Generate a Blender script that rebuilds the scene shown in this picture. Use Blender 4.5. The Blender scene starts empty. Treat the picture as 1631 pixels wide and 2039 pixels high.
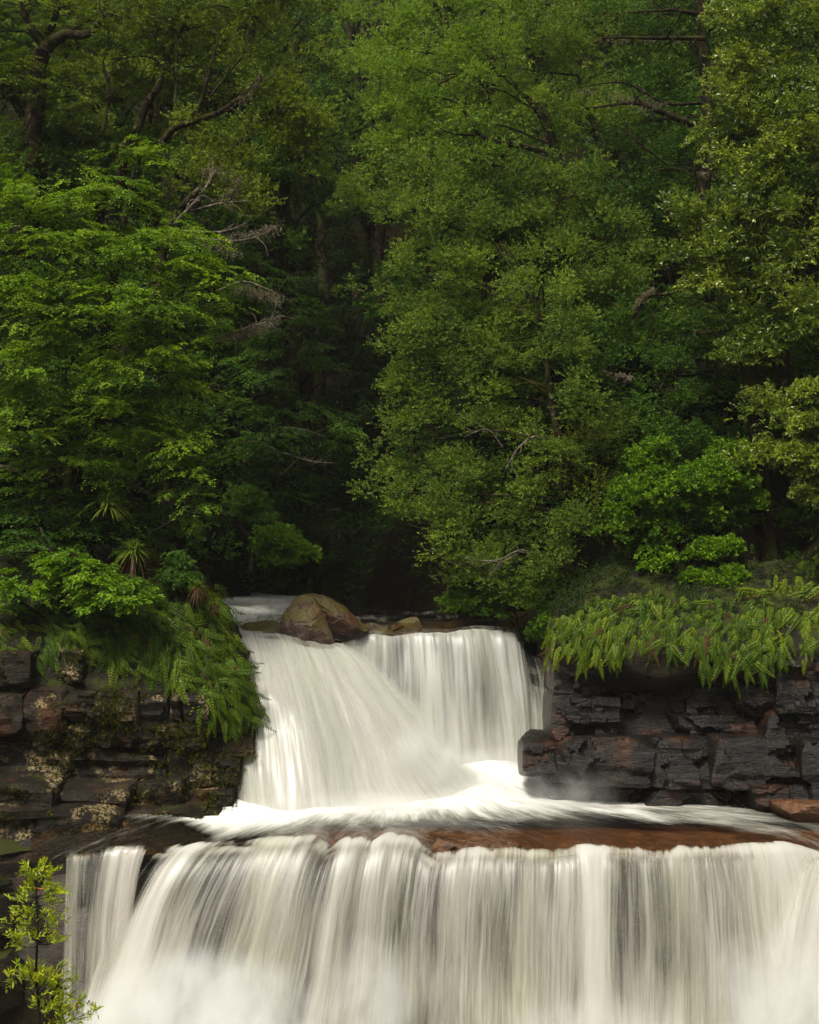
import bpy, bmesh, math, random
import numpy as np
from mathutils import Matrix, Vector

# ------------------------------------------------------------------ camera, sky, sun, exposure
S = bpy.context.scene
COL = S.collection
FPX = 2700.0          # focal length in photograph pixels
ZC = 9.0              # eye height above the lower river


def P(px, py, Y):
    """photograph direction + real distance -> a point in the place"""
    return np.array([(px - 815.5) / FPX * Y, Y, ZC - (py - 1019.5) / FPX * Y])


cam = bpy.data.cameras.new("camera")
cam.sensor_fit = 'VERTICAL'
cam.sensor_height = 24.0
cam.lens = 24.0 * FPX / 2039.0
cam.clip_start = 0.1
cam.clip_end = 600.0
cam_o = bpy.data.objects.new("camera", cam)
cam_o.location = (0, 0, ZC)
cam_o.rotation_euler = (math.radians(90), 0, 0)
COL.objects.link(cam_o)
S.camera = cam_o

SUN_EL, SUN_AZ = 57.0, 212.0      # azimuth measured clockwise from +Y (behind the camera, to the left)
W = bpy.data.worlds.new("World")
S.world = W
W.use_nodes = True
wn = W.node_tree
for n in list(wn.nodes):
    wn.nodes.remove(n)
sky = wn.nodes.new("ShaderNodeTexSky")
sky.sky_type = 'NISHITA'
sky.sun_disc = False
sky.sun_elevation = math.radians(SUN_EL)
sky.sun_rotation = math.radians(SUN_AZ)
sky.dust_density = 4.0
hs = wn.nodes.new("ShaderNodeHueSaturation")
hs.inputs['Saturation'].default_value = 0.12       # overcast: nearly white sky
bg = wn.nodes.new("ShaderNodeBackground")
bg.inputs['Strength'].default_value = 0.062
wo = wn.nodes.new("ShaderNodeOutputWorld")
wn.links.new(sky.outputs[0], hs.inputs['Color'])
wn.links.new(hs.outputs[0], bg.inputs['Color'])
wn.links.new(bg.outputs[0], wo.inputs['Surface'])

sun = bpy.data.lights.new("sun", 'SUN')
sun.energy = 1.5
sun.angle = math.radians(12)
sun.color = (1.0, 0.95, 0.84)
sun_o = bpy.data.objects.new("sun", sun)
_a, _e = math.radians(SUN_AZ), math.radians(SUN_EL)
_d = Vector((math.sin(_a) * math.cos(_e), math.cos(_a) * math.cos(_e), math.sin(_e)))
sun_o.rotation_euler = (-_d).to_track_quat('-Z', 'Y').to_euler()
sun_o.location = (0, 0, 60)
COL.objects.link(sun_o)

S.view_settings.view_transform = 'Standard'
S.view_settings.look = 'None'
S.view_settings.gamma = 1.0
S.view_settings.use_curve_mapping = False
S.view_settings.exposure = 1.47
S.render.engine = 'CYCLES'
cy = S.cycles
cy.max_bounces = 6
cy.diffuse_bounces = 4
cy.glossy_bounces = 2
cy.transmission_bounces = 3
cy.transparent_max_bounces = 24
cy.volume_bounces = 5
cy.volume_step_rate = 2.0
cy.volume_max_steps = 64
cy.caustics_reflective = False
cy.caustics_refractive = False
cy.use_denoising = True

# ------------------------------------------------------------------ helpers
rng = np.random.default_rng(11)


def _hash(ix, iy, iz, seed):
    h = (ix.astype(np.int64) * 374761393 + iy.astype(np.int64) * 668265263 + iz.astype(np.int64) * 2147483647 + seed * 974711) & 0xFFFFFFFF
    h = ((h ^ (h >> 13)) * 1274126177) & 0xFFFFFFFF
    h = (h ^ (h >> 16)) & 0xFFFFFFFF
    return h / 4294967295.0


def vnoise(p, seed=0):
    p = np.asarray(p, float)
    f = np.floor(p)
    t = p - f
    t = t * t * (3 - 2 * t)
    i = f.astype(np.int64)
    out = 0
    for dx in (0, 1):
        wx = t[..., 0] if dx else 1 - t[..., 0]
        for dy in (0, 1):
            wy = t[..., 1] if dy else 1 - t[..., 1]
            for dz in (0, 1):
                wz = t[..., 2] if dz else 1 - t[..., 2]
                out = out + wx * wy * wz * _hash(i[..., 0] + dx, i[..., 1] + dy, i[..., 2] + dz, seed)
    return out


def fbm(p, seed=0, oct=4):
    p = np.asarray(p, float)
    a, s, n = 0.5, 0.0, 0.0
    for k in range(oct):
        s = s + a * vnoise(p * 2 ** k, seed + 31 * k)
        n += a
        a *= 0.5
    return s / n - 0.5


def sstep(a, b, x):
    t = np.clip((np.asarray(x, float) - a) / (b - a), 0, 1)
    return t * t * (3 - 2 * t)


def make_mesh(name, V, faces, mat=None, smooth=True, attrs=None, sharp=None):
    V = np.asarray(V, np.float32)
    faces = np.asarray(faces, np.int32)
    me = bpy.data.meshes.new(name)
    me.vertices.add(len(V))
    me.vertices.foreach_set("co", V.ravel())
    nf, k = faces.shape
    me.loops.add(nf * k)
    me.loops.foreach_set("vertex_index", faces.ravel())
    me.polygons.add(nf)
    me.polygons.foreach_set("loop_start", np.arange(0, nf * k, k, dtype=np.int32))
    me.polygons.foreach_set("use_smooth", np.full(nf, bool(smooth)))
    me.update(calc_edges=True)
    for an, (typ, dom, data) in (attrs or {}).items():
        at = me.attributes.new(an, typ, dom)
        at.data.foreach_set('vector' if typ == 'FLOAT_VECTOR' else 'value', np.asarray(data, np.float32).ravel())
    if sharp:
        me.set_sharp_from_angle(angle=sharp)
    if mat:
        me.materials.append(mat)
    return me


def grid_faces(nr, nc, flip=False):
    i = np.arange(nr * nc).reshape(nr, nc)
    q = np.stack([i[:-1, :-1], i[:-1, 1:], i[1:, 1:], i[1:, :-1]], -1).reshape(-1, 4)
    return q[:, ::-1] if flip else q


def link(name, me, parent=None, loc=None):
    o = bpy.data.objects.new(name, me)
    COL.objects.link(o)
    if parent is not None:
        o.parent = parent
    if loc is not None:
        o.location = loc
    return o


def tag(o, label=None, cat=None, group=None, kind=None):
    for k, v in (('label', label), ('category', cat), ('group', group), ('kind', kind)):
        if v:
            o[k] = v
    return o


def empty(name, loc, label, cat, group=None):
    o = bpy.data.objects.new(name, None)
    o.empty_display_size = 0.2
    o.location = loc
    COL.objects.link(o)
    return tag(o, label, cat, group)


def poly_inside(px, py, poly):
    inside = np.zeros(len(px), bool)
    n = len(poly)
    j = n - 1
    for i in range(n):
        xi, yi = poly[i]
        xj, yj = poly[j]
        c = ((yi > py) != (yj > py)) & (px < (xj - xi) * (py - yi) / (yj - yi + 1e-9) + xi)
        inside ^= c
        j = i
    return inside


def smooth_path(pts, n):
    """Catmull-Rom resample; pts (m,k)"""
    pts = np.asarray(pts, float)
    if len(pts) < 3:
        t = np.linspace(0, 1, n)[:, None]
        return pts[0] * (1 - t) + pts[-1] * t
    ext = np.vstack([2 * pts[0] - pts[1], pts, 2 * pts[-1] - pts[-2]])
    m = len(pts) - 1
    u = np.linspace(0, m - 1e-6, n)
    k = u.astype(int)
    t = (u - k)[:, None]
    p0, p1, p2, p3 = ext[k], ext[k + 1], ext[k + 2], ext[k + 3]
    return 0.5 * (2 * p1 + (p2 - p0) * t + (2 * p0 - 5 * p1 + 4 * p2 - p3) * t ** 2 + (3 * p1 - p0 - 3 * p2 + p3) * t ** 3)


def tube(paths, sides=8, rough=0.12, seed=0, nper=6):
    """paths: list of arrays (m,4) x,y,z,r -> V, quads of joined tubes"""
    Vs, Fs, off = [], [], 0
    for q, pts in enumerate(paths):
        pts = np.asarray(pts, float)
        n = max(5, nper * (len(pts) - 1) + 1)
        c = smooth_path(pts, n)
        ctr, r = c[:, :3], np.maximum(c[:, 3], 0.002)
        w = np.stack([vnoise(ctr * 1.7 + 10 * a, seed + q) - .5 for a in (1, 2, 3)], -1)
        ctr = ctr + w * r[:, None] * 1.4
        tg = np.gradient(ctr, axis=0)
        tg /= np.linalg.norm(tg, axis=1)[:, None] + 1e-9
        ref = np.where(np.abs(tg[:, 2:3]) > 0.8, np.array([[1.0, 0, 0]]), np.array([[0, 0, 1.0]]))
        a = np.cross(tg, ref)
        a /= np.linalg.norm(a, axis=1)[:, None] + 1e-9
        b = np.cross(tg, a)
        th = np.linspace(0, 2 * np.pi, sides, endpoint=False)
        ring = a[:, None, :] * np.cos(th)[None, :, None] + b[:, None, :] * np.sin(th)[None, :, None]
        rr = r[:, None] * (1 + rough * 2 * (vnoise(ctr[:, None, :] * 3 + ring * 1.3, seed + 5) - .5))
        V = ctr[:, None, :] + ring * rr[..., None]
        i = np.arange(n * sides).reshape(n, sides)
        j = np.roll(i, -1, axis=1)
        f = np.stack([i[:-1], j[:-1], j[1:], i[1:]], -1).reshape(-1, 4) + off
        Vs.append(V.reshape(-1, 3))
        Fs.append(f)
        off += n * sides
    return np.vstack(Vs), np.vstack(Fs)


# ------------------------------------------------------------------ materials
class NT:
    def __init__(self, name):
        self.m = bpy.data.materials.new(name)
        self.m.use_nodes = True
        self.t = self.m.node_tree
        for n in list(self.t.nodes):
            self.t.nodes.remove(n)
        self.out = self.t.nodes.new("ShaderNodeOutputMaterial")

    def n(self, typ, props=None, **ins):
        nd = self.t.nodes.new(typ)
        for k, v in (props or {}).items():
            setattr(nd, k, v)
        for k, v in ins.items():
            self.set(nd, k, v)
        return nd

    def set(self, nd, key, v):
        if isinstance(key, str) and key.startswith('i') and key[1:].isdigit():
            s = nd.inputs[int(key[1:])]
        else:
            s = nd.inputs[key.replace('_', ' ')]
        if isinstance(v, bpy.types.NodeSocket):
            self.t.links.new(v, s)
        elif isinstance(v, tuple) and s.type == 'RGBA' and len(v) == 3:
            s.default_value = (*v, 1)
        else:
            s.default_value = v

    def math(self, op, a, b=0.0, clamp=False):
        nd = self.n("ShaderNodeMath", dict(operation=op, use_clamp=clamp), i0=a, i1=b)
        return nd.outputs[0]

    def vmul(self, v, k):
        return self.n("ShaderNodeVectorMath", dict(operation='MULTIPLY'), i0=v, i1=k).outputs[0]

    def vadd(self, v, k):
        return self.n("ShaderNodeVectorMath", dict(operation='ADD'), i0=v, i1=k).outputs[0]

    def noise(self, vec, scale=1.0, detail=3.0, rough=0.55, dist=0.0, color=False):
        nd = self.n("ShaderNodeTexNoise", None, Vector=vec, Scale=scale, Detail=detail, Roughness=rough, Distortion=dist)
        return nd.outputs[1] if color else nd.outputs[0]

    def ramp(self, fac, stops, interp='LINEAR'):
        nd = self.n("ShaderNodeValToRGB", None, Fac=fac)
        cr = nd.color_ramp
        cr.interpolation = interp
        while len(cr.elements) < len(stops):
            cr.elements.new(0.5)
        for e, (p, c) in zip(cr.elements, stops):
            e.position = p
            e.color = (*c, 1) if isinstance(c, tuple) else (c, c, c, 1)
        return nd.outputs[0]

    def mr(self, v, a, b, c=0.0, d=1.0, smooth=True):
        nd = self.n("ShaderNodeMapRange", dict(interpolation_type='SMOOTHSTEP' if smooth else 'LINEAR'), i0=v, i1=a, i2=b, i3=c, i4=d)
        return nd.outputs[0]

    def mix(self, f, a, b):
        nd = self.n("ShaderNodeMix", dict(data_type='RGBA'), i0=f, i6=a, i7=b)
        return nd.outputs[2]

    def attr(self, name):
        nd = self.n("ShaderNodeAttribute", dict(attribute_name=name))
        return nd.outputs['Fac'], nd.outputs['Vector']

    def surf(self, s):
        self.t.links.new(s, self.out.inputs['Surface'])
        return self.m


def leaf_mat(name, stops, rough=0.55, spec=0.22, transl=0.34, tcol=(1.2, 1.2, 0.5), gain=(1.85, 1.76, .7)):
    b = NT(name)
    tone, _ = b.attr('tone')
    col = b.ramp(tone, [(p, (c[0] * gain[0], c[1] * gain[1], c[2] * gain[2])) for p, c in stops])
    pr = b.n("ShaderNodeBsdfPrincipled", None, Base_Color=col, Roughness=rough)
    pr.inputs['Specular IOR Level'].default_value = spec
    tc = b.n("ShaderNodeMix", dict(data_type='RGBA', blend_type='MULTIPLY'), i0=1.0, i6=col, i7=(*tcol, 1)).outputs[2]
    tr = b.n("ShaderNodeBsdfTranslucent", None, Color=tc)
    mx = b.n("ShaderNodeMixShader", None, i0=transl, i1=pr.outputs[0], i2=tr.outputs[0])
    return b.surf(mx.outputs[0])


M = {}
M['beech'] = leaf_mat('beech_leaf', [(0, (.026, .060, .006)), (.5, (.066, .126, .008)), (1, (.140, .212, .012))])
M['olive'] = leaf_mat('olive_leaf', [(0, (.028, .045, .007)), (.5, (.060, .092, .012)), (1, (.13, .16, .020))])
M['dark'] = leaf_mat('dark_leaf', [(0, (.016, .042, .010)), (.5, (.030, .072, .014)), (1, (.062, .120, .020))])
M['grey'] = leaf_mat('greygreen_leaf', [(0, (.030, .058, .012)), (.5, (.064, .108, .020)), (1, (.135, .185, .034))], rough=.5, spec=.28)
M['gloss'] = leaf_mat('glossy_leaf', [(0, (.035, .062, .010)), (.5, (.080, .120, .018)), (1, (.20, .24, .05))], rough=.36, spec=.55)
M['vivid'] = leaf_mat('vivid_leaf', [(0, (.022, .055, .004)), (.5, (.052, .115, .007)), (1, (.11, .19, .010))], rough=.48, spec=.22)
M['deep'] = leaf_mat('deep_shade_leaf', [(0, (.006, .014, .003)), (.5, (.012, .026, .005)), (1, (.024, .045, .008))])  # gorge shade put into the leaf colour
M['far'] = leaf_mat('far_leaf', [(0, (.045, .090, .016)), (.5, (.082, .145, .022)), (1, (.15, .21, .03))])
M['fern'] = leaf_mat('fern_leaf', [(0, (.010, .026, .003)), (.5, (.038, .072, .005)), (1, (.110, .150, .008))], rough=.5, spec=.2)
M['fern_y'] = leaf_mat('fern_leaf_yellow', [(0, (.016, .034, .004)), (.5, (.056, .092, .006)), (1, (.135, .170, .010))], rough=.5, spec=.2)
M['sapling'] = leaf_mat('sapling_leaf', [(0, (.060, .10, .004)), (.5, (.15, .20, .008)), (1, (.26, .28, .015))], rough=.42, spec=.4)
M['redleaf'] = leaf_mat('red_leaf', [(0, (.25, .06, .02)), (1, (.35, .12, .04))])
M['strap'] = leaf_mat('strap_leaf', [(0, (.022, .042, .006)), (.5, (.050, .080, .012)), (1, (.11, .14, .030))], rough=.4, spec=.45)
M['dead'] = leaf_mat('dead_leaf', [(0, (.03, .013, .006)), (.5, (.07, .032, .012)), (1, (.14, .08, .03))], tcol=(1, .9, .7), gain=(1, 1, 1))
M['lichen'] = leaf_mat('hanging_lichen', [(0, (.14, .12, .07)), (.5, (.26, .22, .13)), (1, (.42, .37, .26))], rough=.9, spec=.1, tcol=(1, .95, .8), gain=(.8, .8, .8))
M['moss_tuft'] = leaf_mat('moss_tuft', [(0, (.012, .018, .002)), (.5, (.032, .040, .004)), (1, (.11, .10, .010))], rough=.9, spec=.1)


def bark_mat():
    b = NT('bark')
    pos = b.n("ShaderNodeNewGeometry").outputs['Position']
    n1 = b.noise(b.vmul(pos, (6, 6, 1.6)), 2.0, 4, .65)
    n2 = b.noise(pos, 2.4, 3)
    n3 = b.noise(pos, 9, 2)
    base = b.ramp(n1, [(.35, (.004, .003, .002)), (.52, (.016, .010, .005)), (.72, (.060, .040, .022))])
    c = b.mix(b.mr(n2, .46, .60, 0, .85), base, b.mix(n3, (.010, .014, .002, 1), (.050, .046, .006, 1)))
    c = b.mix(b.mr(n3, .64, .72), c, (.10, .085, .05, 1))
    bp = b.n("ShaderNodeBump", None, Strength=1.0, Distance=.05, Height=n1)
    pr = b.n("ShaderNodeBsdfPrincipled", None, Base_Color=c, Roughness=.9, Normal=bp.outputs[0])
    pr.inputs['Specular IOR Level'].default_value = .12
    return b.surf(pr.outputs[0])


M['bark'] = bark_mat()


def pale_bark():
    b = NT('lichened_bark')
    pos = b.n("ShaderNodeNewGeometry").outputs['Position']
    n1 = b.noise(pos, 12, 3)
    c = b.ramp(n1, [(.35, (.03, .02, .012)), (.55, (.10, .078, .05)), (.75, (.26, .22, .15))])
    pr = b.n("ShaderNodeBsdfPrincipled", None, Base_Color=c, Roughness=.85)
    return b.surf(pr.outputs[0])


M['pale_bark'] = pale_bark()


def rock_mat(name, dark, mid, light, wet=0.35, moss=0.0, lichen=0.0, rust=0.0, strata=6.0, bump=.6, spec=.5, mossc=((.008, .011, .001), (.045, .052, .004))):
    b = NT(name)
    g = b.n("ShaderNodeNewGeometry")
    pos, nor = g.outputs['Position'], g.outputs['Normal']
    n1 = b.noise(b.vmul(pos, (1, 1, strata / 3)), 2.2, 6, .62, .3)
    n2 = b.noise(b.vmul(pos, (1.5, 1.5, strata)), 5.0, 5, .65)
    n3 = b.noise(pos, 26, 4, .6)
    c = b.ramp(n1, [(.3, dark), (.5, mid), (.72, light)])
    c = b.mix(b.mr(n2, .35, .7, 0, .5), c, tuple(x * .45 for x in dark) + (1,))
    if rust:
        c = b.mix(b.mr(b.noise(pos, 1.7, 4), .52, .72, 0, rust), c, (.13, .045, .012, 1))
    if lichen:
        l1 = b.noise(pos, 1.9, 2)
        l2 = b.noise(pos, 22, 4, .7)
        lm = b.math('MULTIPLY', b.mr(l1, .53, .62), b.mr(l2, .46, .56))
        lc = b.mix(b.noise(pos, 3.1, 1), (.21, .14, .035, 1), (.32, .26, .16, 1))
        c = b.mix(b.math('MULTIPLY', lm, lichen), c, lc)
    if moss:
        up = b.n("ShaderNodeSeparateXYZ", None, i0=nor).outputs[2]
        mm = b.math('ADD', b.math('MULTIPLY', up, .25 * min(1.0, moss * 1.6)), b.noise(pos, 2.6, 5, .65))
        mm = b.mr(mm, .62 - .1 * moss, .74 - .1 * moss, 0, .95)
        mc = b.mix(n3, (*mossc[0], 1), (*mossc[1], 1))
        c = b.mix(mm, c, mc)
    h = b.math('ADD', b.math('MULTIPLY', n2, 1.0), b.math('MULTIPLY', n3, .35))
    bp = b.n("ShaderNodeBump", None, Strength=bump, Distance=.05, Height=h)
    ro = b.mr(n3, .3, .7, wet, min(.95, wet + .35))
    pr = b.n("ShaderNodeBsdfPrincipled", None, Base_Color=c, Roughness=ro, Normal=bp.outputs[0])
    pr.inputs['Specular IOR Level'].default_value = spec
    return b.surf(pr.outputs[0])


M['rock_left'] = rock_mat('lichened_rock', (.0035, .0022, .001), (.0115, .007, .0032), (.040, .026, .013), wet=.55, moss=.1, lichen=.9, rust=.35, strata=5, spec=.22)  # rock colour also lowered to carry the shade of the overhang
M['rock_left_back'] = rock_mat('mossy_rock', (.005, .004, .002), (.012, .009, .004), (.026, .019, .008), wet=.6, moss=.45, strata=5, spec=.2)  # rock and moss colours darkened to hold the deep shade under the ledge
M['rock_right'] = rock_mat('wet_black_rock', (.005, .0038, .003), (.011, .0085, .0065), (.027, .021, .016), wet=.18, moss=.0, rust=.45, strata=7, bump=.9, spec=.4)
M['rock_shelf'] = rock_mat('rusty_shelf_rock', (.036, .015, .006), (.125, .052, .018), (.23, .115, .048), wet=.2, rust=.6, strata=3, bump=1.2)
M['rock_fall'] = rock_mat('fall_rock', (.030, .025, .020), (.065, .052, .042), (.11, .088, .072), wet=.3, rust=.3, strata=5)
M['boulder'] = rock_mat('boulder_rock', (.014, .007, .004), (.048, .023, .011), (.115, .064, .036), wet=.28, moss=.60, lichen=.3, rust=.8, strata=2, bump=1.0, mossc=((.03, .022, .002), (.13, .095, .008)))
M['soil'] = rock_mat('forest_floor', (.006, .004, .002), (.012, .009, .004), (.022, .017, .007), wet=.95, moss=.1, strata=1, spec=.05)


def fall_mat(name, seed, lo=.36, hi=.66, bright=(.80, .785, .715), dim=(.54, .53, .45), fine=1.0, amax=1.0):
    b = NT(name)
    dens, _ = b.attr('dens')
    _, fl = b.attr('flow')
    fl = b.vadd(fl, (0, 0, seed * 7.3))
    wob = b.noise(b.vmul(fl, (1.3, .5, 1)), 1, 2, .5, color=True)
    fl = b.vadd(fl, b.vmul(wob, (.22, 0, 0)))
    s1 = b.noise(b.vmul(fl, (2.1, .34, 1)), 1, 3, .6)
    s2 = b.noise(b.vmul(fl, (8 * fine, .42, 1)), 1, 4, .62)
    s3 = b.noise(b.vmul(fl, (38 * fine, .65, 1)), 1, 3, .6)
    st = b.math('ADD', b.math('MULTIPLY', s1, .40), b.math('ADD', b.math('MULTIPLY', s2, .34), b.math('MULTIPLY', s3, .26)))
    v = b.math('ADD', st, b.math('SUBTRACT', dens, .5))
    al = b.math('MULTIPLY', b.mr(v, lo, hi, 0, amax), b.attr('fade')[0])
    tn = b.noise(b.vmul(fl, (1.6, .16, 1)), 1, 2, .5)
    dimc = b.ramp(tn, [(.32, (dim[0], dim[1] * 1.02, dim[2] * .89)), (.5, dim), (.68, (dim[0] * 1.02, dim[1] * .98, dim[2] * 1.01))])
    col = b.mix(b.mr(v, lo + .08, hi + .22), dimc, (*bright, 1))
    hgt = b.math('ADD', b.math('MULTIPLY', s2, .7), b.math('MULTIPLY', s3, .25))
    bp = b.n("ShaderNodeBump", None, Strength=.35, Distance=.05, Height=hgt)
    df = b.n("ShaderNodeBsdfDiffuse", None, Color=col, Normal=bp.outputs[0])
    tr = b.n("ShaderNodeBsdfTranslucent", None, Color=col)
    gl = b.n("ShaderNodeBsdfGlossy", None, Roughness=.35, Normal=bp.outputs[0])
    m1 = b.n("ShaderNodeMixShader", None, i0=.42, i1=df.outputs[0], i2=tr.outputs[0])
    m2 = b.n("ShaderNodeMixShader", None, i0=.05, i1=m1.outputs[0], i2=gl.outputs[0])
    tp = b.n("ShaderNodeBsdfTransparent")
    mx = b.n("ShaderNodeMixShader", None, i0=al, i1=tp.outputs[0], i2=m2.outputs[0])
    return b.surf(mx.outputs[0])


def foam_mat(name, seed):
    """soft spray: layered thin veils"""
    b = NT(name)
    dens, _ = b.attr('dens')
    pos = b.n("ShaderNodeNewGeometry").outputs['Position']
    p = b.vadd(pos, (seed * 3.7, seed * 1.9, 0))
    n1 = b.noise(b.vmul(p, (1, 1, .55)), 1.7, 4, .6, .4)
    v = b.math('MULTIPLY', dens, b.mr(n1, .28, .66, .15, 1.25))
    al = b.mr(v, 0.02, 1.0, 0, .95, smooth=False)
    col = b.mix(n1, (.82, .82, .78, 1), (.92, .91, .87, 1))
    df = b.n("ShaderNodeBsdfDiffuse", None, Color=col)
    tr = b.n("ShaderNodeBsdfTranslucent", None, Color=col)
    m1 = b.n("ShaderNodeMixShader", None, i0=.5, i1=df.outputs[0], i2=tr.outputs[0])
    tp = b.n("ShaderNodeBsdfTransparent")
    mx = b.n("ShaderNodeMixShader", None, i0=al, i1=tp.outputs[0], i2=m1.outputs[0])
    return b.surf(mx.outputs[0])


def pool_mat(name):
    b = NT(name)
    foam, _ = b.attr('dens')
    _, fl = b.attr('flow')
    s1 = b.noise(b.vmul(fl, (2.2, .55, 1)), 1, 4, .6, .5)
    s2 = b.noise(b.vmul(fl, (9, .9, 1)), 1, 4, .6, .2)
    s3 = b.noise(b.vmul(fl, (30, 1.6, 1)), 1, 2, .6)
    st = b.math('ADD', b.math('MULTIPLY', s1, .42), b.math('ADD', b.math('MULTIPLY', s2, .36), b.math('MULTIPLY', s3, .22)))
    v = b.math('ADD', st, b.math('SUBTRACT', foam, .5))
    al = b.mr(v, .30, .66)
    hgt = b.math('ADD', s1, b.math('MULTIPLY', s2, .5))
    bp = b.n("ShaderNodeBump", None, Strength=.8, Distance=.10, Height=hgt)
    col = b.mix(b.mr(v, .42, .85), (.36, .35, .29, 1), (.71, .70, .66, 1))
    df = b.n("ShaderNodeBsdfDiffuse", None, Color=col, Normal=bp.outputs[0])
    gl = b.n("ShaderNodeBsdfGlossy", None, Roughness=.16, Normal=bp.outputs[0])
    tp = b.n("ShaderNodeBsdfTransparent", None, Color=(.90, .83, .70))
    fr = b.n("ShaderNodeFresnel", None, IOR=1.33, Normal=bp.outputs[0])
    wtr = b.n("ShaderNodeMixShader", None, i0=fr.outputs[0], i1=tp.outputs[0], i2=gl.outputs[0])
    mx = b.n("ShaderNodeMixShader", None, i0=al, i1=wtr.outputs[0], i2=df.outputs[0])
    return b.surf(mx.outputs[0])


M['fall_a'] = fall_mat('fall_water_back', 1, bright=(.72, .70, .62), dim=(.45, .43, .36))
M['fall_b'] = fall_mat('fall_water_front', 2, lo=.40, hi=.72, bright=(.76, .74, .66), dim=(.48, .46, .385))
M['fall_soft'] = fall_mat('fall_water_soft', 3, lo=.22, hi=.60, fine=.6, dim=(.58, .58, .51))
M['fall_veil'] = fall_mat('fall_water_veil', 5, lo=.30, hi=.90, fine=.8)
M['foam'] = foam_mat('spray', 1)
M['pool'] = pool_mat('stream_water')

# ------------------------------------------------------------------ terrain


def ground_z(x, y):
    L = -8.9 + 2.6 * sstep(18.8, 20.0, y) + 3.0 * sstep(25.2, 26.6, y)
    c = np.interp(y, [17, 21, 22.6, 25, 28, 31, 36, 60], [0, 0, -.5, -.5, -1.6, -2.4, -2.6, -2.6])
    w = np.interp(y, [17, 20.6, 22.6, 25, 28, 31, 40], [9.5, 9.2, 3.4, 3.3, 2.2, .9, .5])
    d = np.maximum(0, np.abs(x - c) - w)
    z = L + 2.4 * sstep(0, 1.0, d) + .85 * np.maximum(0, d - .5)
    z = z + .45 * np.maximum(0, y - 44) + .62 * np.maximum(0, y - 31 - 9 * np.exp(-((x + 2.6) / 3.0) ** 2)) + .75 * np.maximum(0, -14 - y)  # unseen rise behind the camera, shaped to block low sky light
    n = fbm(np.stack([x * .22, y * .22, x * 0], -1), 3, 5)
    z = z + n * np.minimum(2.6, .25 + d * .3)
    z = np.where(z > 30, 30 + 14 * np.tanh((z - 30) / 20), z)
    return z + ZC


gx = np.concatenate([np.linspace(-90, -16, 38, endpoint=False), np.linspace(-16, 16, 130, endpoint=False), np.linspace(16, 90, 38)])
gy = np.concatenate([np.linspace(-70, 10, 40, endpoint=False), np.linspace(10, 45, 120, endpoint=False), np.linspace(45, 130, 50)])
GX, GY = np.meshgrid(gx, gy)
GZ = ground_z(GX, GY)
V = np.stack([GX, GY, GZ], -1).reshape(-1, 3)
g = link('ground', make_mesh('ground', V, grid_faces(len(gy), len(gx)), M['soil']))
tag(g, 'dark mossy forest floor rising steeply on both sides of the stream', kind='structure')

# ------------------------------------------------------------------ stone pieces


def box_grid(nx, ny, nz):
    """surface of the cube [-1,1]^3 as a welded grid"""
    idx, V = {}, []

    def vid(i, j, k):
        key = (i, j, k)
        if key not in idx:
            idx[key] = len(V)
            V.append((2 * i / nx - 1, 2 * j / ny - 1, 2 * k / nz - 1))
        return idx[key]
    Fq = []
    for i in range(nx):
        for k in range(nz):
            Fq.append([vid(i, 0, k), vid(i + 1, 0, k), vid(i + 1, 0, k + 1), vid(i, 0, k + 1)])
            Fq.append([vid(i, ny, k), vid(i, ny, k + 1), vid(i + 1, ny, k + 1), vid(i + 1, ny, k)])
    for j in range(ny):
        for k in range(nz):
            Fq.append([vid(0, j, k), vid(0, j, k + 1), vid(0, j + 1, k + 1), vid(0, j + 1, k)])
            Fq.append([vid(nx, j, k), vid(nx, j + 1, k), vid(nx, j + 1, k + 1), vid(nx, j, k + 1)])
    for i in range(nx):
        for j in range(ny):
            Fq.append([vid(i, j, 0), vid(i, j + 1, 0), vid(i + 1, j + 1, 0), vid(i + 1, j, 0)])
            Fq.append([vid(i, j, nz), vid(i + 1, j, nz), vid(i + 1, j + 1, nz), vid(i, j + 1, nz)])
    return np.array(V), np.array(Fq)


BOXES = {}


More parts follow.
